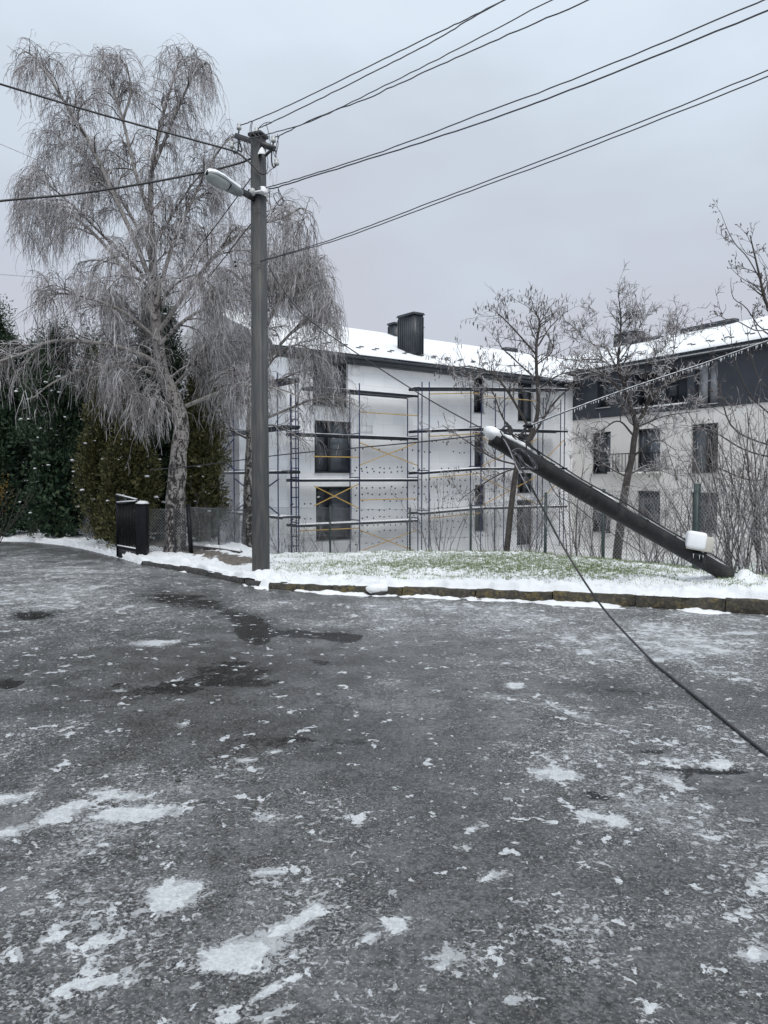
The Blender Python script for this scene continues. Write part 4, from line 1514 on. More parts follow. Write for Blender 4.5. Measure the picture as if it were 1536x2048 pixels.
    rear = [p for p in prof if p[0] >= 0.56]
    V = shell([(f, w_, h_ * 0.8, 0) for f, w_, h_, o in rear], math.pi, 2 * math.pi)
    head.V += V.V
    head.Q += [q_ + head.n for q_ in V.Q]
    head.n += V.n
    hd = head.build('lamp_head', M['lamp_metal'], t, True)
    shell([(f, w_ * 0.92, h_ * 1.05, -0.004) for f, w_, h_, o in prof if f < 0.56] + [(0.56, 0.06, 0.02, 0)], math.pi, 2 * math.pi).build('lamp_glass', M['lamp_glass'], hd, True)
    shell([(f, w_ * 0.9, h_ * 1.05 + 0.02, 0.008) for f, w_, h_, o in prof if f < 0.95], 0.25, math.pi - 0.25).build('lamp_snow', M['snow'], hd, True)
    # jumpers and coils
    loops = [[(505, 243), (503, 262), (512, 272), (522, 283)], [(503, 243), (500, 258), (501, 275)], [(546, 244), (530, 246), (518, 256), (516, 266), (524, 277)],
             [(532, 247), (537, 265), (541, 290), (540, 300)], [(555, 268), (556, 290), (552, 312), (557, 322)], [(559, 271), (553, 290), (551, 314), (545, 298)],
             [(521, 280), (519, 292), (516, 304)], [(532, 285), (543, 290), (550, 300), (552, 313)], [(533, 305), (536, 325), (533, 345)], [(534, 348), (541, 340), (548, 336)],
             [(488, 290), (494, 305), (503, 315)], [(478, 292), (490, 302), (503, 313)], [(495, 280), (497, 300), (504, 312)],
             [(548, 388), (548, 394), (556, 411), (566, 409), (566, 397), (556, 385), (547, 390), (550, 400), (560, 411), (566, 400), (560, 386), (557, 378)],
             [(540, 378), (539, 395), (540, 420), (532, 437)], [(556, 375), (558, 390), (566, 400)],
             [(504, 412), (512, 418), (526, 416), (532, 408)], [(500, 530), (490, 527), (480, 524)], [(498, 531), (508, 528), (532, 531)]]
    for lp in loops:
        q = spline([pt(x, y, -0.14) for x, y in lp], 22)
        MB().tubes(q, 0.0055, 5).build('jumper_wire', M['cable'], t, True)
    # clamps low on the shaft
    for (x, y) in ((470, 524), (471, 532)):
        MB().blob(pt(x, y, 0.05), (0.022, 0.018, 0.018), seed=1, n=8, m=6).build('clamp', M['black'], t, True)
    MB().blob(pt(505, 384, -0.14), (0.05, 0.04, 0.06), seed=3).build('junction_box', M['porcelain'], t, True)


standing_pole()


# ------------------------------------------------------------------ fallen pole
def fallen_pole():
    top, butt = P(985, 876, 9.35), BUTT + np.array([0, 0, 0.02])
    butt = P(1458, 1152, 10.05)
    ax = unit(butt - top)
    L = np.linalg.norm(butt - top)
    t = thing('fallen_utility_pole', butt, 'thick dark wet concrete utility pole fallen slantwise over the lawn', 'utility pole')
    fs = np.linspace(0, 1, 40)
    pth = np.array([top + (butt - top) * f + np.array([0, 0, -0.02 * math.sin(f * math.pi)]) for f in fs])
    rad = 0.106 - 0.006 * fs
    rad = np.where(fs < 0.10, rad * 0.93, rad)
    m = MB().tubes(pth, rad, 24, cap=True)
    m.build('shaft', M['wetpole'], t, True)
    # faint hoops cast in the concrete
    for f in (0.11, 0.38, 0.50, 0.62, 0.74):
        c = top + (butt - top) * f
        r = 0.106 - 0.006 * f
        MB().lathe(c - ax * 0.014, ax, ((r - 0.01, 0), (r + 0.003, 0.004), (r + 0.003, 0.022), (r - 0.01, 0.028)), 24).build('hoop', M['wetpole'], t, True)
    side = unit(np.cross(ax, [0, 0, 1]))
    up = np.cross(side, ax)
    if up[2] < 0:
        up = -up
    Mx = np.array([ax, side, up])
    MB().blob(top - ax * 0.01 + up * 0.05, (0.135, 0.105, 0.08), Mx, 18, 12, 0.09, seed=6).build('snow_cap', M['snow'], t, True)
    for o1, o2, o3, sz, sd_ in ((0.2, 0.10, 0, (0.09, 0.06, 0.035), 7), (0.16, 0.07, -0.06, (0.05, 0.05, 0.07), 8), (0.36, 0.115, 0, (0.16, 0.04, 0.03), 9)):
        MB().blob(top + ax * o1 + up * o2 + side * o3, sz, Mx, 12, 8, 0.2, seed=sd_).build('snow', M['snow'], t, True)
    # ridge of snow left along the upper side
    X = []
    for f in np.linspace(0.16, 0.985, 90):
        c = top + (butt - top) * f
        r = 0.106 - 0.006 * f
        w_ = 0.030 * (0.25 + 1.2 * float(fbm(f * 9, 3, 12)))
        h_ = 0.03 * max(0.05, float(fbm(f * 14, 1, 15)) * 1.9 - 0.62)
        X.append([c + up * math.sqrt(max(r * r - (w_ * g) ** 2, 0)) + side * w_ * g + up * (h_ * k - 0.004) for g, k in ((-1, 0), (-0.6, 0.8), (0, 1), (0.6, 0.8), (1, 0))])
    MB().grid(np.array(X)).build('snow', M['snow'], t, True)
    # broken reinforcement and spoil at the foot
    MB().blob(butt + ax * 0.06 + np.array([0.2, 0.05, -0.05]), (0.11, 0.09, 0.06), None, 14, 10, 0.3, seed=31).build('snow', M['snow'], t, True)
    for k in range(3):
        MB().tubes(spline([butt - ax * 0.1 + up * (0.08 - 0.05 * k) + side * (0.05 * k - 0.05), butt + ax * 0.08 + up * (0.09 - 0.05 * k), butt + ax * 0.2 + up * (0.12 - 0.07 * k)], 6), 0.008, 5).build('reinforcement_bar', M['steel'], t, True)
    # hook, shackles and coil near the top
    pt = lambda px, py, dY=0: P(px, py, 9.35 + dY)
    for pts, r, mt in (([(1012, 845), (1018, 852), (1024, 860), (1022, 868), (1012, 866), (1006, 858), (1012, 852), (1022, 853)], 0.016, 'steel'),
                       ([(1040, 875), (1047, 862), (1055, 852), (1062, 848)], 0.02, 'steel')):
        MB().tubes(spline([pt(*q, 0.02) for q in pts], 20), r, 6).build('hook', M[mt], t, True)
    MB().blob(pt(1058, 852, 0.02), (0.075, 0.03, 0.03), None, 10, 7, 0.15, seed=3).build('anchor_clamp', M['black'], t, True)
    for k, (dx, dy, tw) in enumerate(((0, 0, 0), (3, 4, 6), (-3, 6, -5))):
        q = [(1024 + dx, 902 + dy), (1034 + dx, 898), (1050 + dx, 905 + tw), (1064 + dx, 920), (1072 + dx, 932 + dy), (1064 + dx, 936), (1048 + dx, 926 + dy), (1038 + dx, 912), (1026 + dx, 903 + dy)]
        MB().tubes(spline([pt(x, y, -0.14 - 0.01 * k) for x, y in q], 28), 0.0075, 5).build('wire_coil', M['iced'] if k < 1 else M['cable'], t, True)
    for q in ([(1000, 862), (1010, 880), (1018, 896), (1024, 904)], [(1008, 858), (1030, 872), (1052, 886), (1085, 908)], [(1030, 868), (1052, 880), (1085, 915), (1110, 930)], [(1050, 852), (1052, 880), (1053, 900)]):
        MB().tubes(spline([pt(x, y, -0.125) for x, y in q], 14), 0.009, 5).build('tie_wire', M['dark_cable'], t, True)
    # a cable running the length of the upper side
    q = [top + (butt - top) * f + up * (0.106 - 0.006 * f + 0.012 + 0.02 * math.sin(f * 9) ** 2) + side * 0.02 for f in np.linspace(0.05, 0.97, 30)]
    MB().tubes(np.array(q), 0.010, 5).build('cable', M['dark_cable'], t, True)
    # box on its bracket
    c = P(1398, 1086, 9.82)
    e1 = unit(np.array([0.93, -0.25, -0.16]))
    e2 = unit(np.cross([0.13, 0.05, 1.0], e1))
    e3 = np.cross(e1, e2)
    bx = MB().box(c, (0.32, 0.20, 0.20), np.array([e1, e2, e3])).build('equipment_box', M['box'], t, bevel=0.012)
    MB().box(c + e1 * 0.163, (0.008, 0.155, 0.155), np.array([e1, e2, e3])).build('cover', M['box'], bx, bevel=0.003)
    MB().box(c - e1 * 0.05 + e3 * 0.028 - e2 * 0.02, (0.245, 0.225, 0.225), np.array([e1, e2, e3])).build('box_snow', M['snow'], bx, True, bevel=0.038)
    bk = MB()
    for o in (-0.08, 0.1):
        bk.bar(c + e1 * o - e3 * 0.09, c + e1 * o - e3 * 0.26 + e2 * 0.03, 0.03)
    bk.bar(c - e1 * 0.1 - e3 * 0.15, c + e1 * 0.12 - e3 * 0.15, 0.025)
    bk.build('bracket', M['steel'], t)
    ic = MB()
    for k in range(3):
        p = c + e1 * (-0.04 + 0.06 * k + random.uniform(-0.015, 0.015)) - e3 * 0.15 - e2 * 0.02
        ic.lathe(p, (0, 0, -1), ((0.007, 0), (0.005, 0.02), (0.001, 0.03 + 0.04 * random.random())), 6)
    ic.build('icicles', M['ice'], t, True, kind='stuff')
    return top, butt


FTOP, FBUTT = fallen_pole()


# ------------------------------------------------------------------ wires
def wire(pts, r, label, mat='cable', cat='cable', name='overhead_wire', group=None, n=60, wob=0.0, world_pts=None):
    """pts: (px, py, depth)"""
    w = np.array([P(*p) for p in pts]) if world_pts is None else np.asarray(world_pts)
    q = spline(w, n)
    if wob:
        q[1:-1] += rng.normal(0, wob, (n - 2, 3)) * [0.3, 0.3, 1]
    o = MB().tubes(q, r, 6).build(name, M[mat], None, True)
    tag(o, label, cat, group)
    return o, q


def wires():
    Yp = POLE_B[1]
    up = 'wires strung from the standing pole to the right'
    wire([(478, 250, Yp + .25), (505, 242, Yp + .2), (600, 200, Yp - .1), (760, 122, Yp - .8), (900, 54, Yp - 1.5), (1012, -2, Yp - 2), (1400, -210, Yp - 3.2)], 0.0085, 'uppermost iced wire rising to the right from the white insulator on the crossarm', wob=0.004, group=up)
    wire([(513, 258, Yp), (546, 243, Yp - .1), (700, 168, Yp - .7), (860, 86, Yp - 1.4), (1010, 0, Yp - 2.1), (1400, -190, Yp - 3.3)], 0.0085, 'iced wire from the insulator on top of the pole, just under the uppermost wire', wob=0.004, group=up)
    wire([(464, 288, Yp + .2), (500, 277, Yp - .13), (560, 262, Yp - .2), (625, 241, Yp - .5), (748, 182, Yp - 1), (900, 106, Yp - 1.7), (1104, 0, Yp - 2.4), (1400, -150, Yp - 3.4)], 0.0075, 'iced wire crossing its neighbour close to the pole, third from the top', wob=0.004, group=up)
    wire([(547, 276, Yp - .2), (570, 266, Yp - .25), (625, 239, Yp - .5), (750, 190, Yp - 1), (860, 139, Yp - 1.5), (1000, 77, Yp - 2.1), (1175, 0, Yp - 2.7), (1450, -130, Yp - 3.5)], 0.0085, 'iced wire from the right end of the crossarm, fourth from the top', wob=0.004, group=up)
    wire([(503, 380, Yp - .1), (540, 373, Yp - .14), (620, 350, Yp - .4), (772, 300, Yp - 1), (1000, 214, Yp - 1.9), (1200, 137, Yp - 2.6), (1536, -4, Yp - 3.6), (1800, -120, Yp - 4.2)], 0.008, 'iced wire leaving the pole just above the lamp bracket, upper of a close pair', wob=0.003, group=up)
    wire([(536, 378, Yp - .12), (560, 373, Yp - .2), (640, 348, Yp - .5), (805, 297, Yp - 1.1), (1000, 232, Yp - 1.9), (1200, 157, Yp - 2.6), (1536, 20, Yp - 3.6), (1800, -90, Yp - 4.2)], 0.0095, 'iced wire leaving the pole at lamp bracket height, lower of a close pair', wob=0.003, group=up)
    wire([(500, 527, Yp - .05), (580, 505, Yp - .3), (700, 466, Yp - .8), (900, 390, Yp - 1.6), (1200, 276, Yp - 2.6), (1536, 140, Yp - 3.5), (1800, 30, Yp - 4)], 0.007, 'thin iced wire of the lowest pair on the pole, the upper one', wob=0.002, group=up)
    wire([(502, 528, Yp - .05), (580, 507, Yp - .3), (700, 471, Yp - .8), (900, 397, Yp - 1.6), (1200, 286, Yp - 2.6), (1536, 153, Yp - 3.5), (1800, 46, Yp - 4)], 0.007, 'thin iced wire of the lowest pair on the pole, the lower one', wob=0.002, group=up)
    lf = 'cables reaching the pole from the left'
    wire([(-300, 75, Yp - 2.2), (0, 168, Yp - 1), (200, 228, Yp - .5), (380, 278, Yp - .2), (460, 300, Yp - .1), (480, 309, Yp - .12), (505, 330, Yp - .14), (522, 347, Yp - .16), (533, 346, Yp - .15)], 0.014, 'thick black cable running in high from the left across the birch crown', 'dark_cable', group=lf)
    wire([(-300, 436, Yp - 1.8), (0, 402, Yp - .8), (150, 388, Yp - .5), (300, 365, Yp - .3), (420, 341, Yp - .1), (480, 326, Yp), (506, 315, Yp)], 0.016, 'thick black cable sagging in from the left just below the lamp', 'dark_cable', group=lf)
    wire([(-300, 170, Yp + 1), (0, 288, Yp + .7), (150, 356, Yp + .5), (300, 432, Yp + .2), (400, 486, Yp + .1), (470, 524, Yp + .05)], 0.0045, 'thin pale wire slanting down from the upper left to the clamp on the pole', 'iced', group=lf)
    wire([(-300, 530, Yp + 3), (0, 549, Yp + 2), (140, 558, Yp + 1.5), (320, 552, Yp + .8), (470, 533, Yp + .05)], 0.004, 'hair-thin pale wire hanging nearly level from the left to the pole', 'iced', group=lf)
    dn = 'guy wires running down behind the standing pole'
    wire([(503, 355, Yp + .05), (440, 440, Yp + 1.2), (365, 540, Yp + 2.6), (300, 640, Yp + 4)], 0.0085, 'black wire slanting down left from the pole just under the lamp', 'dark_cable', group=dn)
    wire([(504, 445, Yp + .05), (450, 514, Yp + 1.2), (408, 566, Yp + 2.2), (350, 630, Yp + 3.4)], 0.0085, 'black wire slanting down left from the pole below the lamp bracket', 'dark_cable', group=dn)
    # between the two poles
    wire([(536, 530, Yp - .05), (560, 570, Yp - .1), (612, 634, Yp - .4), (720, 711, Yp - .9), (830, 782, Yp - 1.4), (900, 823, Yp - 1.7), (985, 868, 9.4)], 0.0085, 'dark cable slanting down from the standing pole to the tip of the fallen pole', 'dark_cable')
    o, q = wire([(300, 940, Yp + 2.4), (405, 930, Yp + 1.2), (560, 910, Yp + .3), (700, 897, Yp - .6), (850, 883, Yp - 1.3), (985, 868, 9.4)], 0.0085, 'dark cable running nearly level from the conifers to the tip of the fallen pole', 'dark_cable')
    # heavy iced cable to the right with a fringe of icicles
    t = thing('iced_cable', P(1060, 853, 9.37), 'black cable fringed with white icicles rising right from the fallen pole', 'cable')
    c = spline(np.array([P(*p) for p in [(1050, 856, 9.37), (1130, 824, 9.3), (1250, 780, 9.2), (1400, 730, 9.0), (1540, 681, 8.8), (1900, 560, 8.3)]]), 140)
    MB().tubes(c, 0.0085, 6).build('cable', M['dark_cable'], t, True)
    sn = c.copy()
    sn[:, 2] += 0.008
    MB().tubes(sn, 0.003 + 0.004 * rng.random(len(sn)), 5).build('ice_sheath', M['ice'], t, True)
    ic = MB()
    for k in range(115):
        if random.random() < 0.8:
            p = c[k] + (c[k + 1] - c[k]) * random.random()
            L = random.uniform(0.02, 0.055)
            ic.lathe(p, (0, 0, -1), ((0.007, 0.0), (0.0055, L * 0.5), (0.001, L)), 5)
    ic.build('icicles', M['ice'], t, True, kind='stuff')
    # the cable that came down across the road
    pts = [P(1003, 872, 9.25), P(1022, 905, 9.2), P(1050, 950, 9.1), P(1085, 1016, 9.0), P(1130, 1100, 8.8), P(1200, 1208, 8.2)]
    pts += [G(1290, 1308, 0.03), G(1345, 1356, 0.012), G(1400, 1400, 0.010), G(1470, 1458, 0.010), G(1536, 1510, 0.010), G(1640, 1590, 0.010), G(1900, 1760, 0.01), np.array([4.2, 1.0, 0.01]), np.array([7.5, -1.5, 0.01])]
    o, q = wire(None, 0.0115, 'downed black cable dropping from the fallen pole and trailing over the road', 'dark_cable', name='downed_cable', n=120, world_pts=pts)
    wire([(1003, 872, 9.25), (1016, 893, 9.18), (1034, 935, 9.1), (1060, 985, 9.05), (1090, 1045, 9.2), (1112, 1112, 10.6)], 0.007, 'thinner iced wire hanging beside the downed cable to the lawn', 'iced', name='downed_wire')
    wire([(1075, 905, 9.45), (1110, 985, 9.9), (1150, 1010, 10.2), (1200, 1050, 10.6), (1290, 1110, 11.2)], 0.006, 'thin black wire hanging loosely behind the fallen pole', 'dark_cable', name='downed_wire')


wires()


# ------------------------------------------------------------------ trees
def kids(paths, rads, n, tmin=0.2, tmax=1.0, ang=(0.6, 1.2), upb=0.0, weight=True):
    """n child starts along the given branches: positions, directions, parent radius"""
    N, K, _ = paths.shape
    L = np.linalg.norm(np.diff(paths, axis=1), axis=2).sum(1)
    w = L / L.sum() if weight else None
    i = rng.choice(N, n, p=w)
    t = tmin + (tmax - tmin) * rng.random(n) ** 0.85
    x = np.clip(t * (K - 1), 0, K - 1.001)
    k = x.astype(int)
    f = (x - k)[:, None]
    p = paths[i, k] * (1 - f) + paths[i, k + 1] * f
    tg = unit(paths[i, k + 1] - paths[i, k])
    rp = rads[i, k] * (1 - f[:, 0]) + rads[i, k + 1] * f[:, 0]
    pr = rng.normal(size=(n, 3))
    pr = unit(pr - (pr * tg).sum(1, keepdims=True) * tg)
    a = rng.uniform(ang[0], ang[1], n)[:, None]
    d = unit(tg * np.cos(a) + pr * np.sin(a) + np.array([0, 0, upb]))
    return p, d, rp, t


def grow(p, d, L, K=7, grav=0.0, jit=0.12, gpow=1.0):
    n = len(p)
    out = np.empty((n, K, 3))
    out[:, 0] = p
    st = (np.asarray(L) / (K - 1))[:, None] * np.ones((n, 1))
    d = d.copy()
    for k in range(1, K):
        d = unit(d + rng.normal(0, jit, (n, 3)) + np.array([0, 0, -1.0]) * grav * (k / K) ** gpow)
        out[:, k] = out[:, k - 1] + d * st
    return out


def taper(r0, K, end=0.3):
    return np.asarray(r0)[:, None] * np.linspace(1, end, K)[None, :]


def limb_from_px(pts, Y, dY, r0, r1, n=16):
    """a limb through picture points, drifting DY in depth along its length"""
    m = len(pts)
    w = []
    for i, (x, y) in enumerate(pts):
        w.append(P(x, y, Y + dY * (i / (m - 1)) ** 1.1))
    q = spline(w, n)
    r = np.linspace(r0, r1, n)
    return q, r


def inside(poly, paths):
    """which branches end within the outline of the crown"""
    u, w = to_px(paths[:, -1])
    u, w = u + rng.normal(0, 9, len(u)), w + rng.normal(0, 26, len(w))
    c = np.zeros(len(u), bool)
    n = len(poly)
    for i in range(n):
        (x0, y0), (x1, y1) = poly[i], poly[(i + 1) % n]
        hit = ((y0 > w) != (y1 > w)) & (u < (x1 - x0) * (w - y0) / (y1 - y0 + 1e-9) + x0)
        c ^= hit
    return c


def birch(name, base, trunk, limbs, Y, label, n_sec, n_ter, n_twig, tw_len, ground=0.0, sec_len=(0.3, 0.9), poly=None, sparse=None):
    t = thing(name, base, label, 'tree')
    px = np.array(trunk, float)
    w = np.array([np.r_[P(x, y, Y + dy), r * Y / F] for (x, y, r, dy) in trunk])
    q = spline(w, 60)
    q[0, 2] = min(q[0, 2], ground - 0.3)
    nz = np.array([fbm(q[:, 2] * 3, q[:, 2] * 0 + 5, 3), fbm(q[:, 2] * 3, q[:, 2] * 0 + 9, 8)]).T - 0.5
    path = q[:, :3].copy()
    path[:, :2] += nz * 0.05
    m = MB().tubes(path, q[:, 3] * (0.95 + 0.12 * rng.random(60)), 14)
    o = m.build('trunk', M['birch'], t, True)
    at = o.data.attributes.new('low', 'FLOAT', 'POINT')
    z = np.concatenate(m.V)[:, 2]
    at.data.foreach_set('value', np.clip(1 - (z - ground) / 4.2, 0, 1).astype(np.float32))
    P1, R1 = [], []
    for (pts, dY, r0, r1) in limbs:
        a, r = limb_from_px(pts, Y, dY, r0, r1)
        o = MB().tubes(a, r, 8).build('limb', M['birch'] if r0 > 0.035 else M['branch'], t, True)
        P1.append(a)
        R1.append(r)
    # upper trunk feeds the crown too
    k = q[30:60]
    P1.append(spline(k[:, :3], 16))
    R1.append(np.interp(np.linspace(0, 1, 16), np.linspace(0, 1, 30), k[:, 3]))
    P1, R1 = np.array(P1), np.array(R1)
    p, d, rp, tt = kids(P1, R1, n_sec, 0.18, 1.0, (0.5, 1.15), 0.35)
    L = rng.uniform(*sec_len, n_sec) * (1.1 - 0.45 * tt)
    S = grow(p, d, L, 9, 0.30, 0.14, 1.3)
    Sr = taper(np.clip(rp * 0.6, 0.007, 0.02), 9, 0.4)
    ok = inside(poly, S)
    S, Sr = S[ok], Sr[ok]
    p, d, rp, tt = kids(S, Sr, n_ter, 0.2, 1.0, (0.4, 1.1), 0.15)
    L3 = rng.uniform(0.15, 0.5, n_ter)
    T3 = grow(p, d, L3, 7, 0.42, 0.15, 1.2)
    T3r = taper(np.clip(rp * 0.7, 0.0045, 0.009), 7, 0.6)
    ok = inside(poly, T3)
    T3, T3r = T3[ok], T3r[ok]
    b = MB()
    b.tubes(S, Sr, 4)
    b.tubes(T3, T3r, 3)
    b.build('branches', M['branch'], t, True, kind='stuff')
    # hanging twigs in tresses
    n1 = int(n_twig * 0.62)
    p1, d1, r1, _ = kids(T3, T3r, n1, 0.3, 1.0, (0.3, 1.0), -0.1)
    p2, d2, r2, _ = kids(S, Sr, n_twig - n1, 0.35, 1.0, (0.4, 1.1), -0.1)
    p, d = np.vstack([p1, p2]), np.vstack([d1, d2])
    LL = rng.uniform(*tw_len, len(p)) * (0.45 + 0.75 * rng.random(len(p)))
    H = p[:, 2] - ground - 0.6
    LL = np.minimum(LL, np.maximum(H * 0.6, 0.15))
    W = grow(p, d, LL, 8, 0.72, 0.16, 0.7)
    Wr = taper(rng.uniform(0.0030, 0.0052, len(p)), 8, 0.55)
    ok = inside(poly, W)
    if sparse is not None:
        u, w = to_px(W[:, 4])
        side = (u < sparse[0]) if sparse[0] < 400 else (u > sparse[0])
        ok &= ~(side & (w > sparse[1]) & (rng.random(len(u)) < sparse[2]))
    W, Wr = W[ok], Wr[ok]
    tw = MB()
    tw.tubes(W, Wr, 3)
    # side twiglets
    m_ = int(n_twig * 0.8)
    p, d, rp, _ = kids(W, Wr, m_, 0.15, 0.95, (0.3, 0.8), -0.25)
    Z = grow(p, d, rng.uniform(0.08, 0.26, m_), 4, 0.45, 0.12)
    tw.tubes(Z, taper(rng.uniform(0.0032, 0.0046, m_), 4, 0.6), 3)
    tw.build('crown', M['twig'], t, False, kind='stuff')
    return t


YB = 14.75
trunkA = [(350, 1116, 24, 0), (351, 1080, 21, 0), (352, 1000, 18.5, 0), (358, 900, 16.5, 0), (362, 850, 15.5, 0), (350, 805, 15.5, 0), (332, 765, 14, 0.05), (322, 730, 12.5, 0.1), (313, 650, 10.5, 0.1), (307, 560, 8.5, 0.1),
          (303, 480, 7, 0.1), (300, 400, 5.5, 0.1), (305, 330, 4.2, 0.1), (322, 250, 3, 0.1), (345, 165, 2, 0.1), (357, 104, 1.0, 0.1)]
limbsA = [([(310, 590), (272, 485), (232, 400), (182, 290), (140, 222), (100, 156), (70, 116), (50, 103), (38, 110)], -0.9, 0.05, 0.008),
          ([(302, 440), (268, 335), (246, 240), (222, 170), (200, 120), (188, 112)], 0.7, 0.04, 0.008),
          ([(246, 240), (262, 180), (250, 130), (232, 108)], 0.3, 0.025, 0.007),
          ([(303, 345), (338, 260), (372, 180), (395, 142), (416, 126), (424, 145)], -0.8, 0.035, 0.008),
          ([(345, 165), (362, 130), (395, 118), (412, 130)], 0.6, 0.018, 0.006),
          ([(312, 610), (345, 490), (385, 400), (425, 320), (462, 275), (485, 275)], 0.9, 0.045, 0.008),
          ([(320, 660), (380, 575), (440, 500), (500, 455), (565, 436), (606, 415), (617, 440)], -1.3, 0.045, 0.008),
          ([(312, 640), (250, 540), (180, 460), (115, 415), (75, 408), (55, 430)], 1.0, 0.045, 0.008),
          ([(308, 570), (240, 505), (165, 430), (110, 380), (70, 350)], -1.3, 0.035, 0.008),
          ([(306, 520), (255, 420), (195, 340), (140, 292), (95, 290)], 1.2, 0.035, 0.008),
          ([(330, 745), (292, 714), (230, 692), (150, 682), (97, 684), (50, 706), (0, 722), (-60, 744)], -1.6, 0.055, 0.012),
          ([(97, 684), (60, 690), (0, 688), (-50, 700)], -0.6, 0.02, 0.01),
          ([(334, 757), (268, 734), (208, 734), (160, 742), (105, 766), (66, 796)], -1.0, 0.045, 0.010),
          ([(372, 812), (418, 793), (460, 776), (505, 771), (560, 778), (615, 800)], -0.9, 0.042, 0.010),
          ([(347, 800), (326, 774), (305, 800), (290, 830)], -0.8, 0.04, 0.014),
          ([(318, 690), (370, 640), (430, 610), (490, 600), (540, 620)], 1.0, 0.04, 0.009),
          ([(316, 680), (240, 620), (150, 590), (95, 590), (70, 610)], -1.6, 0.04, 0.009),
          ([(305, 500), (350, 420), (400, 350), (440, 320)], 1.5, 0.03, 0.008),
          ([(322, 700), (270, 640), (210, 610), (150, 620)], 1.9, 0.035, 0.009),
          ([(340, 780), (400, 720), (440, 700), (480, 720)], 1.2, 0.035, 0.009),
          ([(330, 745), (290, 735), (265, 760), (250, 800)], -1.1, 0.028, 0.008),
          ([(309, 590), (280, 560), (240, 555), (205, 590)], -1.8, 0.03, 0.008), ([(312, 620), (350, 570), (395, 550), (430, 575)], -1.7, 0.03, 0.008),
          ([(335, 760), (380, 730), (420, 735), (450, 770)], 1.0, 0.03, 0.008), ([(322, 715), (280, 690), (235, 700), (190, 730)], 1.5, 0.03, 0.008)]
birch('weeping_birch', P(350, 1116, YB), trunkA, limbsA, YB, 'big weeping birch with black and white trunk, iced twigs hanging beside the gate', 560, 2300, 14500, (0.22, 0.92), ground=0.1, sparse=(200, 600, 0.78),
      poly=[(12, 98), (60, 88), (140, 112), (166, 150), (172, 112), (215, 92), (285, 125), (302, 160), (320, 112), (357, 88), (425, 112), (438, 250), (452, 258), (505, 258), (560, 340), (630, 395), (640, 500), (600, 640), (560, 820), (500, 870),
            (430, 840), (380, 880), (280, 890), (200, 870), (60, 840), (-100, 870), (-100, 690), (10, 672), (75, 640), (10, 500), (14, 400), (50, 290), (44, 262), (28, 250)])

trunkB = [(494, 1095, 11, 0), (497, 1000, 10, 0), (500, 900, 9, 0), (502, 800, 8, 0), (508, 700, 6.5, 0), (524, 610, 5, 0), (542, 545, 3.5, 0), (560, 496, 1.5, 0)]
limbsB = [([(508, 720), (548, 620), (590, 560), (625, 540), (652, 570), (666, 610)], -0.9, 0.045, 0.008),
          ([(504, 770), (560, 690), (615, 640), (655, 640), (680, 680)], 0.8, 0.045, 0.008),
          ([(502, 850), (560, 825), (640, 795), (690, 800), (735, 825)], -0.6, 0.04, 0.008),
          ([(520, 630), (490, 570), (455, 540), (425, 560)], 0.7, 0.035, 0.008),
          ([(502, 820), (450, 730), (405, 690), (375, 700)], -0.7, 0.04, 0.008),
          ([(512, 690), (560, 600), (590, 530), (610, 500)], 1.2, 0.035, 0.008),
          ([(503, 790), (560, 760), (615, 740), (650, 760)], 1.0, 0.035, 0.008),
          ([(535, 570), (570, 510), (590, 490), (610, 510)], -0.6, 0.03, 0.007),
          ([(501, 880), (440, 850), (400, 830)], 0.6, 0.03, 0.008), ([(503, 800), (545, 720), (590, 690), (625, 700)], -1.0, 0.03, 0.008), ([(502, 860), (545, 850), (590, 870), (620, 890)], -0.7, 0.025, 0.008)]
birch('weeping_birch', P(494, 1095, 17.6), trunkB, limbsB, 17.6, 'slimmer weeping birch behind the standing pole, its iced tresses hanging towards the scaffold', 300, 1150, 7200, (0.3, 0.95), ground=-0.1, sec_len=(0.35, 0.95), sparse=(545, 655, 0.66),
      poly=[(440, 505), (520, 485), (560, 470), (620, 480), (670, 560), (690, 640), (700, 760), (748, 830), (742, 870), (640, 905), (560, 930), (480, 940), (380, 860), (370, 680), (420, 540)])


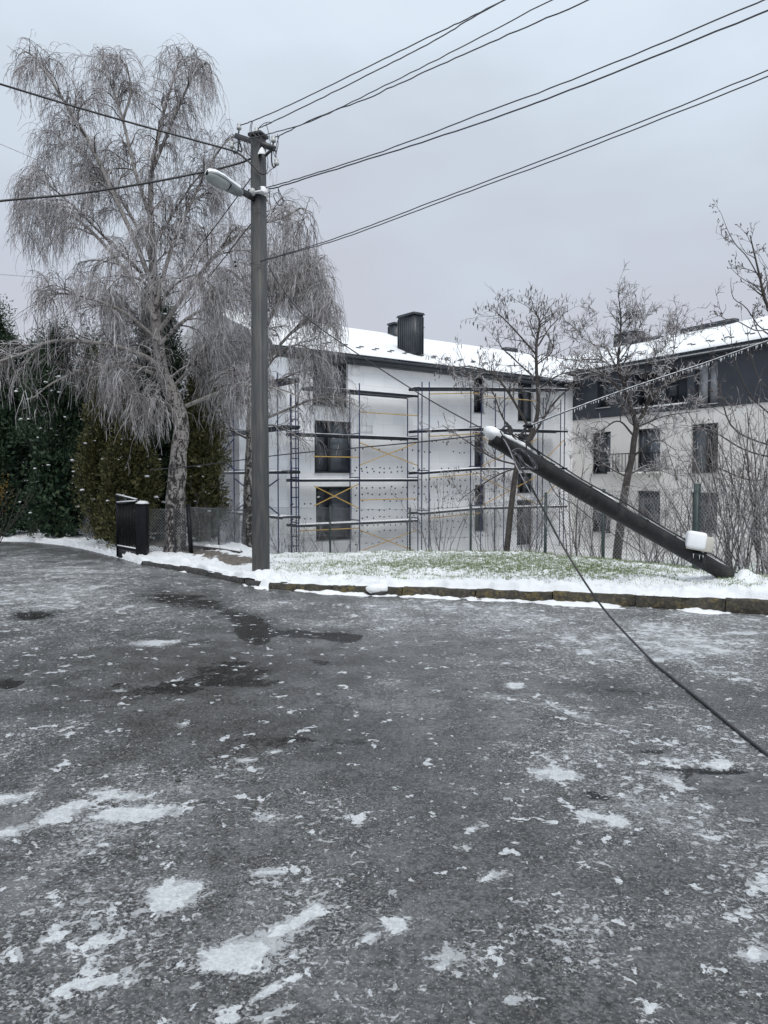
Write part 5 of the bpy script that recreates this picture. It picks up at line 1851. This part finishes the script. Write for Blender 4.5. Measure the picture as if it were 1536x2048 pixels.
def bare_tree(name, label, trunk, limbs, Y, n2, n3, n4, len2, len3, len4, catkins=0, cat='tree', mat='bark', tmat='dtwig', upb=0.2, group=None, grav=0.0, ground=None, nbuds=0):
    x, y = trunk[0][0], trunk[0][1]
    base = P(x, y, Y)
    t = thing(name, base if ground is None else (base[0], base[1], ground), label, cat, group)
    w = np.array([np.r_[P(a, b, Y + dy), r * Y / F] for (a, b, r, dy) in trunk])
    q = spline(w, 30)
    if ground is not None:
        q = np.vstack([np.r_[q[0, :2], ground - 0.15, q[0, 3] * 1.15], q])
    MB().tubes(q[:, :3], q[:, 3], 9).build('trunk', M[mat], t, True)
    P1, R1 = [spline(q[10:, :3], 14)], [np.interp(np.linspace(0, 1, 14), np.linspace(0, 1, len(q) - 10), q[10:, 3])]
    for (pts, dY, r0, r1) in limbs:
        a, r = limb_from_px(pts, Y, dY, r0, r1, 14)
        MB().tubes(a, r, 6).build('limb', M[mat], t, True)
        P1.append(a)
        R1.append(r)
    P1, R1 = np.array(P1), np.array(R1)
    p, d, rp, tt = kids(P1, R1, n2, 0.15, 1.0, (0.5, 1.1), upb)
    S = grow(p, d, rng.uniform(*len2, n2), 8, grav, 0.16)
    Sr = taper(np.clip(rp * 0.6, 0.005, 0.014), 8, 0.4)
    p, d, rp, tt = kids(S, Sr, n3, 0.15, 1.0, (0.5, 1.1), upb)
    T = grow(p, d, rng.uniform(*len3, n3), 6, grav, 0.18)
    Tr = taper(np.clip(rp * 0.7, 0.004, 0.008), 6, 0.5)
    b = MB()
    b.tubes(S, Sr, 4)
    b.tubes(T, Tr, 3)
    b.build('branches', M[mat], t, True, kind='stuff')
    p, d, rp, tt = kids(T, Tr, n4, 0.1, 1.0, (0.5, 1.2), upb)
    U = grow(p, d, rng.uniform(*len4, n4), 5, grav, 0.2)
    MB().tubes(U, taper(rng.uniform(0.0036, 0.0055, n4) * (1.25 if tmat == 'twig' else 1), 5, 0.6), 3).build('crown', M[tmat], t, False, kind='stuff')
    if catkins:
        p, d, rp, tt = kids(np.concatenate([U[:, [0, 1, 2, 4]], T[:, [0, 2, 4, 5]]]), np.full((len(U) + len(T), 4), 0.004), catkins, 0.5, 1.0)
        Cn = grow(p, unit(d * 0.25 + [0, 0, -1]), rng.uniform(0.05, 0.11, catkins), 4, 0.6, 0.1)
        MB().tubes(Cn, np.array([0.003, 0.008, 0.008, 0.002])[None].repeat(catkins, 0), 4).build('catkins', M['catkin'], t, True, kind='stuff')
    if nbuds:
        p, d, rp, tt = kids(U, np.full(U.shape[:2], 0.004), nbuds, 0.3, 1.0)
        Cn = grow(p, unit(d + [0, 0, 0.6]), rng.uniform(0.02, 0.04, nbuds), 4, 0.0, 0.1)
        MB().tubes(Cn, np.array([0.004, 0.011, 0.009, 0.002])[None].repeat(nbuds, 0), 4).build('buds', M['catkin'], t, True, kind='stuff')
    return t


bare_tree('alder_tree', 'bare alder with hanging catkins rising behind the top of the fallen pole',
          [(1013, 1105, 6.2, 0), (1024, 1000, 5.8, 0), (1036, 925, 5.4, 0), (1060, 875, 4.6, 0), (1076, 820, 4.0, 0), (1073, 740, 3.2, 0), (1073, 690, 2.6, 0), (1079, 645, 1.8, 0), (1066, 616, 0.9, 0)],
          [([(1073, 710), (1040, 672), (1012, 642), (996, 628)], -0.3, 0.022, 0.007), ([(1076, 692), (1100, 655), (1134, 622)], 0.3, 0.02, 0.006),
           ([(1074, 760), (1030, 720), (1000, 690), (994, 660)], 0.4, 0.02, 0.006), ([(1066, 870), (1020, 790), (985, 748), (940, 733), (897, 737)], -0.5, 0.03, 0.008),
           ([(1045, 905), (1003, 830), (985, 785), (950, 765)], 0.5, 0.026, 0.007), ([(1062, 880), (1105, 810), (1145, 772), (1195, 740)], 0.4, 0.03, 0.007),
           ([(1075, 780), (1118, 750), (1172, 738)], -0.5, 0.022, 0.006), ([(1036, 930), (985, 915), (930, 880), (885, 850)], -0.4, 0.024, 0.006),
           ([(1036, 935), (1000, 948), (950, 978), (915, 1004)], 0.4, 0.022, 0.006), ([(1073, 730), (1105, 700), (1090, 660)], 0.2, 0.018, 0.006)],
          16.2, 140, 460, 1300, (0.2, 0.65), (0.12, 0.4), (0.06, 0.2), catkins=850, ground=-0.55, grav=0.03, tmat='twig')
bare_tree('bare_tree', 'forked dark bare tree with frosted twigs in front of the cream wing',
          [(1234, 1110, 9, 0), (1246, 1010, 8.2, 0), (1256, 950, 7, 0), (1264, 915, 6.2, 0), (1268, 880, 6, 0), (1272, 850, 5.4, 0), (1258, 805, 4, 0), (1246, 760, 3.2, 0), (1236, 725, 2.6, 0), (1242, 645, 1.6, 0), (1236, 584, 0.7, 0)],
          [([(1272, 852), (1288, 824), (1306, 793), (1340, 765), (1402, 748)], -0.5, 0.045, 0.008), ([(1240, 722), (1266, 680), (1306, 604)], 0.2, 0.014, 0.003),
           ([(1335, 765), (1348, 700), (1357, 632)], 0.2, 0.012, 0.003), ([(1330, 770), (1318, 720), (1303, 685)], -0.2, 0.012, 0.003),
           ([(1256, 800), (1222, 762), (1182, 742), (1132, 737)], -0.6, 0.03, 0.007), ([(1247, 770), (1215, 700), (1190, 690), (1160, 672)], 0.5, 0.02, 0.004),
           ([(1266, 870), (1238, 842), (1208, 858), (1176, 890)], 0.5, 0.025, 0.006), ([(1272, 855), (1330, 832), (1400, 822)], 0.6, 0.026, 0.006),
           ([(1264, 915), (1312, 880), (1350, 900)], -0.6, 0.022, 0.006), ([(1256, 955), (1210, 930), (1180, 900)], 0.6, 0.022, 0.006), ([(1256, 950), (1300, 930), (1330, 945)], 0.5, 0.02, 0.006),
           ([(1242, 745), (1200, 720), (1150, 720), (1110, 715)], 0.6, 0.024, 0.006), ([(1306, 793), (1290, 750), (1300, 720)], -0.5, 0.02, 0.006)],
          15.2, 180, 850, 4200, (0.2, 0.7), (0.12, 0.36), (0.06, 0.18), catkins=200, ground=-0.5, tmat='twig')
bare_tree('bare_tree', 'tall bare tree at the right edge with long upswept budded branches',
          [(1575, 1120, 10, 0), (1570, 980, 9, 0), (1566, 850, 7.5, 0), (1560, 760, 6, 0), (1548, 640, 4, 0), (1530, 600, 3.2, 0), (1520, 556, 2.2, 0), (1500, 470, 1, 0)],
          [([(1521, 560), (1495, 515), (1472, 490), (1458, 466), (1450, 447)], 0.1, 0.010, 0.004), ([(1524, 574), (1500, 566), (1478, 552), (1461, 535)], -0.2, 0.008, 0.003),
           ([(1545, 660), (1520, 655), (1492, 615), (1468, 598), (1462, 575), (1462, 555)], 0.2, 0.012, 0.003), ([(1555, 690), (1530, 663), (1508, 660), (1470, 640), (1448, 637), (1436, 622)], -0.3, 0.013, 0.004),
           ([(1560, 700), (1532, 690), (1507, 640), (1510, 610)], 0.3, 0.012, 0.004), ([(1560, 740), (1540, 620), (1534, 560), (1528, 530)], 0.1, 0.013, 0.004), ([(1556, 760), (1546, 620), (1538, 520)], -0.3, 0.013, 0.004),
           ([(1562, 800), (1520, 760), (1500, 700), (1494, 655)], 0.3, 0.014, 0.004), ([(1566, 850), (1500, 790), (1470, 720), (1460, 660)], -0.4, 0.016, 0.004),
           ([(1568, 900), (1470, 860), (1440, 780), (1425, 700)], 0.3, 0.018, 0.004), ([(1568, 920), (1490, 900), (1420, 860), (1360, 850)], -0.4, 0.018, 0.004), ([(1568, 950), (1500, 960), (1420, 930), (1350, 920)], 0.3, 0.018, 0.004)],
          12.6, 62, 170, 420, (0.15, 0.5), (0.08, 0.25), (0.03, 0.10), ground=-0.05, nbuds=320)


def shrub(px, Y, h, n, spread, label, twigs=6, tlen=(0.15, 0.5), r=0.008, group='bare shrubs along the fence', lean=0.0, mat='dtwig', grav=0.0, name='bare_shrub', buds=0, jit=0.07):
    p0 = P(px, 1000, Y)
    z = float(ground_z(p0[0], p0[1])) - 0.05
    base = np.array([p0[0], p0[1], z])
    t = thing(name, base, label, 'shrub', group)
    st = base + np.c_[rng.normal(0, spread * 0.25, n), rng.normal(0, spread * 0.25, n), np.zeros(n)]
    d = unit(np.c_[rng.normal(lean, spread * 0.42, n), rng.normal(0, spread * 0.3, n), np.ones(n)])
    S = grow(st, d, rng.uniform(0.55, 1.0, n) * h, 10, grav, jit)
    Sr = taper(rng.uniform(0.6, 1.25, n) * r, 10, 0.35)
    m = MB().tubes(S, Sr, 5)
    m.build('stems', M[mat], t, True, kind='stuff')
    k = int(n * twigs * 0.62)
    p, d, rp, tt = kids(S, Sr, k, 0.2, 1.0, (0.4, 0.9), 0.25)
    T = grow(p, d, rng.uniform(*tlen, k), 6, grav, 0.13)
    b = MB().tubes(T, taper(np.clip(rp * 0.6, 0.003, 0.006), 6, 0.5), 3)
    p, d, rp, tt = kids(T, np.full(T.shape[:2], 0.004), k * 2, 0.2, 1.0, (0.4, 1.0), 0.2)
    b.tubes(grow(p, d, rng.uniform(0.05, 0.18, k * 2), 4, grav, 0.15), 0.0033, 3)
    b.build('twigs', M[mat], t, False, kind='stuff')
    if buds:
        p, d, rp, tt = kids(T, np.full(T.shape[:2], 0.004), buds, 0.1, 1.0)
        Cn = grow(p, unit(d + [0, 0, 0.6]), rng.uniform(0.03, 0.05, buds), 4, 0.0, 0.1)
        MB().tubes(Cn, np.array([0.004, 0.014, 0.012, 0.003])[None].repeat(buds, 0), 4).build('buds', M['catkin'], t, True, kind='stuff')
    return t


def shrubs():
    S = shrub
    S(590, 21, 2.0, 22, 0.9, 'sparse bare shrub right of the standing pole, under the left scaffold', 5)
    S(690, 21.5, 1.9, 14, 0.9, 'thin bare stems in front of the lowest tall window', 4)
    S(880, 19.0, 2.3, 16, 0.75, 'fan of long bare stems spreading in front of the foam wall', 4, r=0.009)
    S(990, 17.6, 2.2, 16, 0.7, 'bare shrub left of the leaning alder trunk', 5)
    S(1062, 16.6, 2.0, 26, 0.55, 'dense reddish bare shrub under the fallen pole, right of the alder', 8, grav=0.12, tlen=(0.3, 0.7))
    S(1148, 15.2, 2.6, 7, 0.22, 'clump of straight dark brown stems behind the fallen pole', 5, r=0.016, tlen=(0.3, 0.7))
    S(1196, 15.0, 1.8, 18, 0.6, 'low twiggy shrub behind the middle of the fallen pole', 6, grav=0.15)
    S(1300, 13.9, 1.9, 24, 0.75, 'arching frosted brambles on the fence left of the pale box', 8, grav=0.35, tlen=(0.3, 0.8))
    S(1350, 13.4, 2.3, 18, 0.6, 'bare shrub on the fence just above the fallen pole', 7)
    S(1415, 12.7, 2.6, 24, 0.55, 'tall thicket rising right behind the pale box', 9, r=0.010, tlen=(0.2, 0.6))
    S(1470, 12.1, 3.0, 26, 0.5, 'tall dense thicket behind the butt of the fallen pole', 9, r=0.012, tlen=(0.2, 0.6))
    S(1525, 11.7, 2.9, 26, 0.5, 'thicket at the right edge of the lawn beyond the fallen pole', 9, r=0.012, tlen=(0.2, 0.6))
    S(1560, 12.4, 3.3, 18, 0.5, 'rightmost tall thicket against the cream wing', 8, r=0.012, lean=-0.2)
    S(430, 17.2, 1.35, 26, 0.9, 'low bare brush behind the short fence by the worn path', 7, r=0.006)
    S(478, 18.2, 1.6, 26, 0.8, 'bare brush round the foot of the slim birch', 7, r=0.006)
    S(560, 20.4, 1.7, 16, 0.8, 'bare brush just right of the foot of the standing pole', 6, r=0.006)
    S(70, 20.5, 6.6, 16, 0.35, 'tall budded shrub rising between the two leftmost conifers', 9, tlen=(0.3, 0.9), r=0.016, lean=-0.13, buds=900, jit=0.05, group='budded shrubs')


shrubs()


def conifer(px, Y, ytop, rad, label, mat='thuja', seed=0, n=9000, snow=40, base_y=0.0, open_=0.18, lumps=70, zbase=None):
    """columnar conifer: leafy sprays gathered in uneven clumps round a dark stem"""
    r_ = np.random.default_rng(seed)
    b = P(px, 1000, Y)
    z0 = float(ground_z(b[0], b[1])) if zbase is None else zbase
    H = P(px, ytop, Y)[2] - z0
    base = np.array([b[0], b[1], z0])
    t = thing('conifer', base, label, 'tree', 'columnar conifers by the driveway')
    MB().tubes(np.array([base + [0, 0, -0.1], base + [0.02, 0, H * 0.5], base + [0, 0, H * 0.95]]), np.array([0.09, 0.06, 0.01]), 8).build('trunk', M['bark'], t, True)

    def radius(f):
        return rad * np.interp(f, [0, 0.06, 0.2, 0.5, 0.8, 0.94, 1.0], [0.62, 0.85, 1.0, 0.95, 0.68, 0.34, 0.04])

    # clump centres
    f = r_.random(lumps) ** 0.9
    an = r_.uniform(0, 2 * np.pi, lumps)
    rr = radius(f) * r_.uniform(0.55, 1.08, lumps)
    cz = 0.10 + f * (H - 0.25)
    cc = base + np.c_[np.cos(an) * rr, np.sin(an) * rr, cz]
    cs = r_.uniform(0.22, 0.5, lumps) * (rad / 0.8) ** 0.5
    n = int(n * 1.9)
    k = r_.integers(0, lumps, n)
    off = r_.normal(size=(n, 3))
    off = unit(off) * (r_.random(n) ** 0.45)[:, None] * cs[k][:, None] * np.array([0.8, 0.8, 1.25])
    p = cc[k] + off
    out = unit(np.c_[p[:, 0] - base[0], p[:, 1] - base[1], np.zeros(n)])
    d = unit(out * 0.7 + np.array([0, 0, 0.7]) + r_.normal(0, 0.45, (n, 3)))
    s = unit(np.cross(d, r_.normal(size=(n, 3))))
    L = r_.uniform(0.05, 0.11, n)[:, None]
    w = r_.uniform(0.008, 0.018, n)[:, None]
    V = np.stack([p, p + d * L * 0.45 + s * w, p + d * L, p + d * L * 0.5 - s * w], 1).reshape(-1, 3)
    m = MB().add(V, np.arange(n * 4).reshape(-1, 4))
    m.build('crown', M[mat], t, kind='stuff')
    # dense inner sprays keep daylight from showing straight through
    n2 = n // 3
    f = r_.random(n2)
    an = r_.uniform(0, 2 * np.pi, n2)
    rr = radius(f) * np.sqrt(r_.random(n2)) * 0.72
    p = base + np.c_[np.cos(an) * rr, np.sin(an) * rr, 0.08 + f * (H * 0.93 - 0.1)]
    d = unit(r_.normal(size=(n2, 3)) + [0, 0, 0.8])
    s = unit(np.cross(d, r_.normal(size=(n2, 3))))
    L, w = 0.17, 0.042
    V = np.stack([p, p + d * L * 0.5 + s * w, p + d * L, p + d * L * 0.5 - s * w], 1).reshape(-1, 3)
    MB().add(V, np.arange(n2 * 4).reshape(-1, 4)).build('inner_foliage', M[mat], t, kind='stuff')
    if snow:
        sm = MB()
        snow = int(snow * 2.0)
        kk = r_.integers(0, lumps, snow)
        for q in range(snow):
            o = r_.normal(size=3)
            o[2] = abs(o[2])
            o = unit(o) * cs[kk[q]] * 0.95
            sz = 0.007 + 0.026 * r_.random() ** 2.2
            sm.blob(cc[kk[q]] + o, (sz * 1.7, sz * 1.5, sz * 0.8), None, 7, 5, 0.3, seed=int(seed * 100 + q))
        sm.build('snow_clumps', M['snow'], t, True, kind='stuff')
    return t


def conifers():
    conifer(2, 19.6, 612, 0.72, 'leftmost dark conifer, its rounded tip clear against the sky', seed=1, n=13000, snow=60)
    conifer(118, 18.9, 648, 0.80, 'dark conifer with snow flecks, second from the left behind the driveway', seed=2, n=15000, snow=130)
    conifer(-75, 19.4, 640, 0.7, 'dark conifer cut by the left edge of the view', seed=9, n=6000, snow=20)
    conifer(60, 20.6, 690, 0.7, 'dark conifer set back in the gap between the two leftmost ones', seed=3, n=9000, snow=30)
    conifer(225, 17.2, 705, 0.62, 'olive green conifer directly behind the open gate', 'olive_thuja', 4, 12000, 60)
    conifer(318, 17.6, 570, 0.78, 'tall dark conifer standing right behind the big birch trunk', 'thuja', 5, 15000, 70)
    conifer(405, 17.4, 730, 0.50, 'slim olive conifer right of the big birch trunk', 'olive_thuja', 6, 9000, 40)
    conifer(262, 16.4, 840, 0.55, 'low olive conifer between the gate and the birch', 'olive_thuja', 7, 9500, 60)
    conifer(188, 19.6, 660, 0.6, 'narrow dark conifer behind the gap by the chain-link fence', 'thuja', 8, 8000, 30)
    # a yellow-leaved bush at the edge
    b = P(8, 1000, 17.6)
    z = float(ground_z(b[0], b[1]))
    t = thing('yellow_bush', (b[0], b[1], z), 'small yellow leaved bush low at the left edge before the conifers', 'shrub')
    n = 420
    c = np.array([b[0] - 0.22, b[1], P(8, 985, 17.6)[2]])
    p = c + rng.normal(0, 1, (n, 3)) * [0.15, 0.15, 0.2]
    d = unit(rng.normal(size=(n, 3)))
    s = unit(np.cross(d, rng.normal(size=(n, 3))))
    V = np.stack([p, p + d * 0.03 + s * 0.014, p + d * 0.06, p + d * 0.03 - s * 0.014], 1).reshape(-1, 3)
    MB().add(V, np.arange(n * 4).reshape(-1, 4)).build('foliage', M['yellow_leaf'], t, kind='stuff')
    st = np.array([[b[0] - 0.15, b[1], z]] * 14)
    MB().tubes(grow(st, unit(np.c_[rng.normal(0, .18, 14), rng.normal(0, .18, 14), np.ones(14)]), np.full(14, c[2] - z + 0.2), 6), 0.008, 4).build('stems', M['bark'], t, kind='stuff')


conifers()


# second kerb line along the worn path
def path_kerb():
    root = bpy.data.objects.new('kerb', None)
    COL.objects.link(root)
    root['kind'] = 'structure'
    pts = [G(388, 1097, 0.12), G(440, 1103, 0.12), G(482, 1110, 0.12)]
    for k in range(2):
        a, b = pts[k], pts[k + 1]
        g = (b - a) * 0.01
        a, b = a + g, b - g
        a[2] = b[2] = 0.11
        MB().bar(a, b, 0.10, 0.16).build('kerb_stone', M['kerb_grey'], root, bevel=0.01)
        u = a * 1.0
        X = []
        for i in range(15):
            p = a + (b - a) * i / 14
            hh = 0.03 + 0.03 * random.random()
            X.append([p + [0, dy, 0.078 + h_] for dy, h_ in ((-0.03, 0), (0, hh), (0.05, hh), (0.12, -0.05))])
        MB().grid(np.array(X)).build('kerb_snow', M['snow'], root, True)


path_kerb()
bpy.context.view_layer.update()
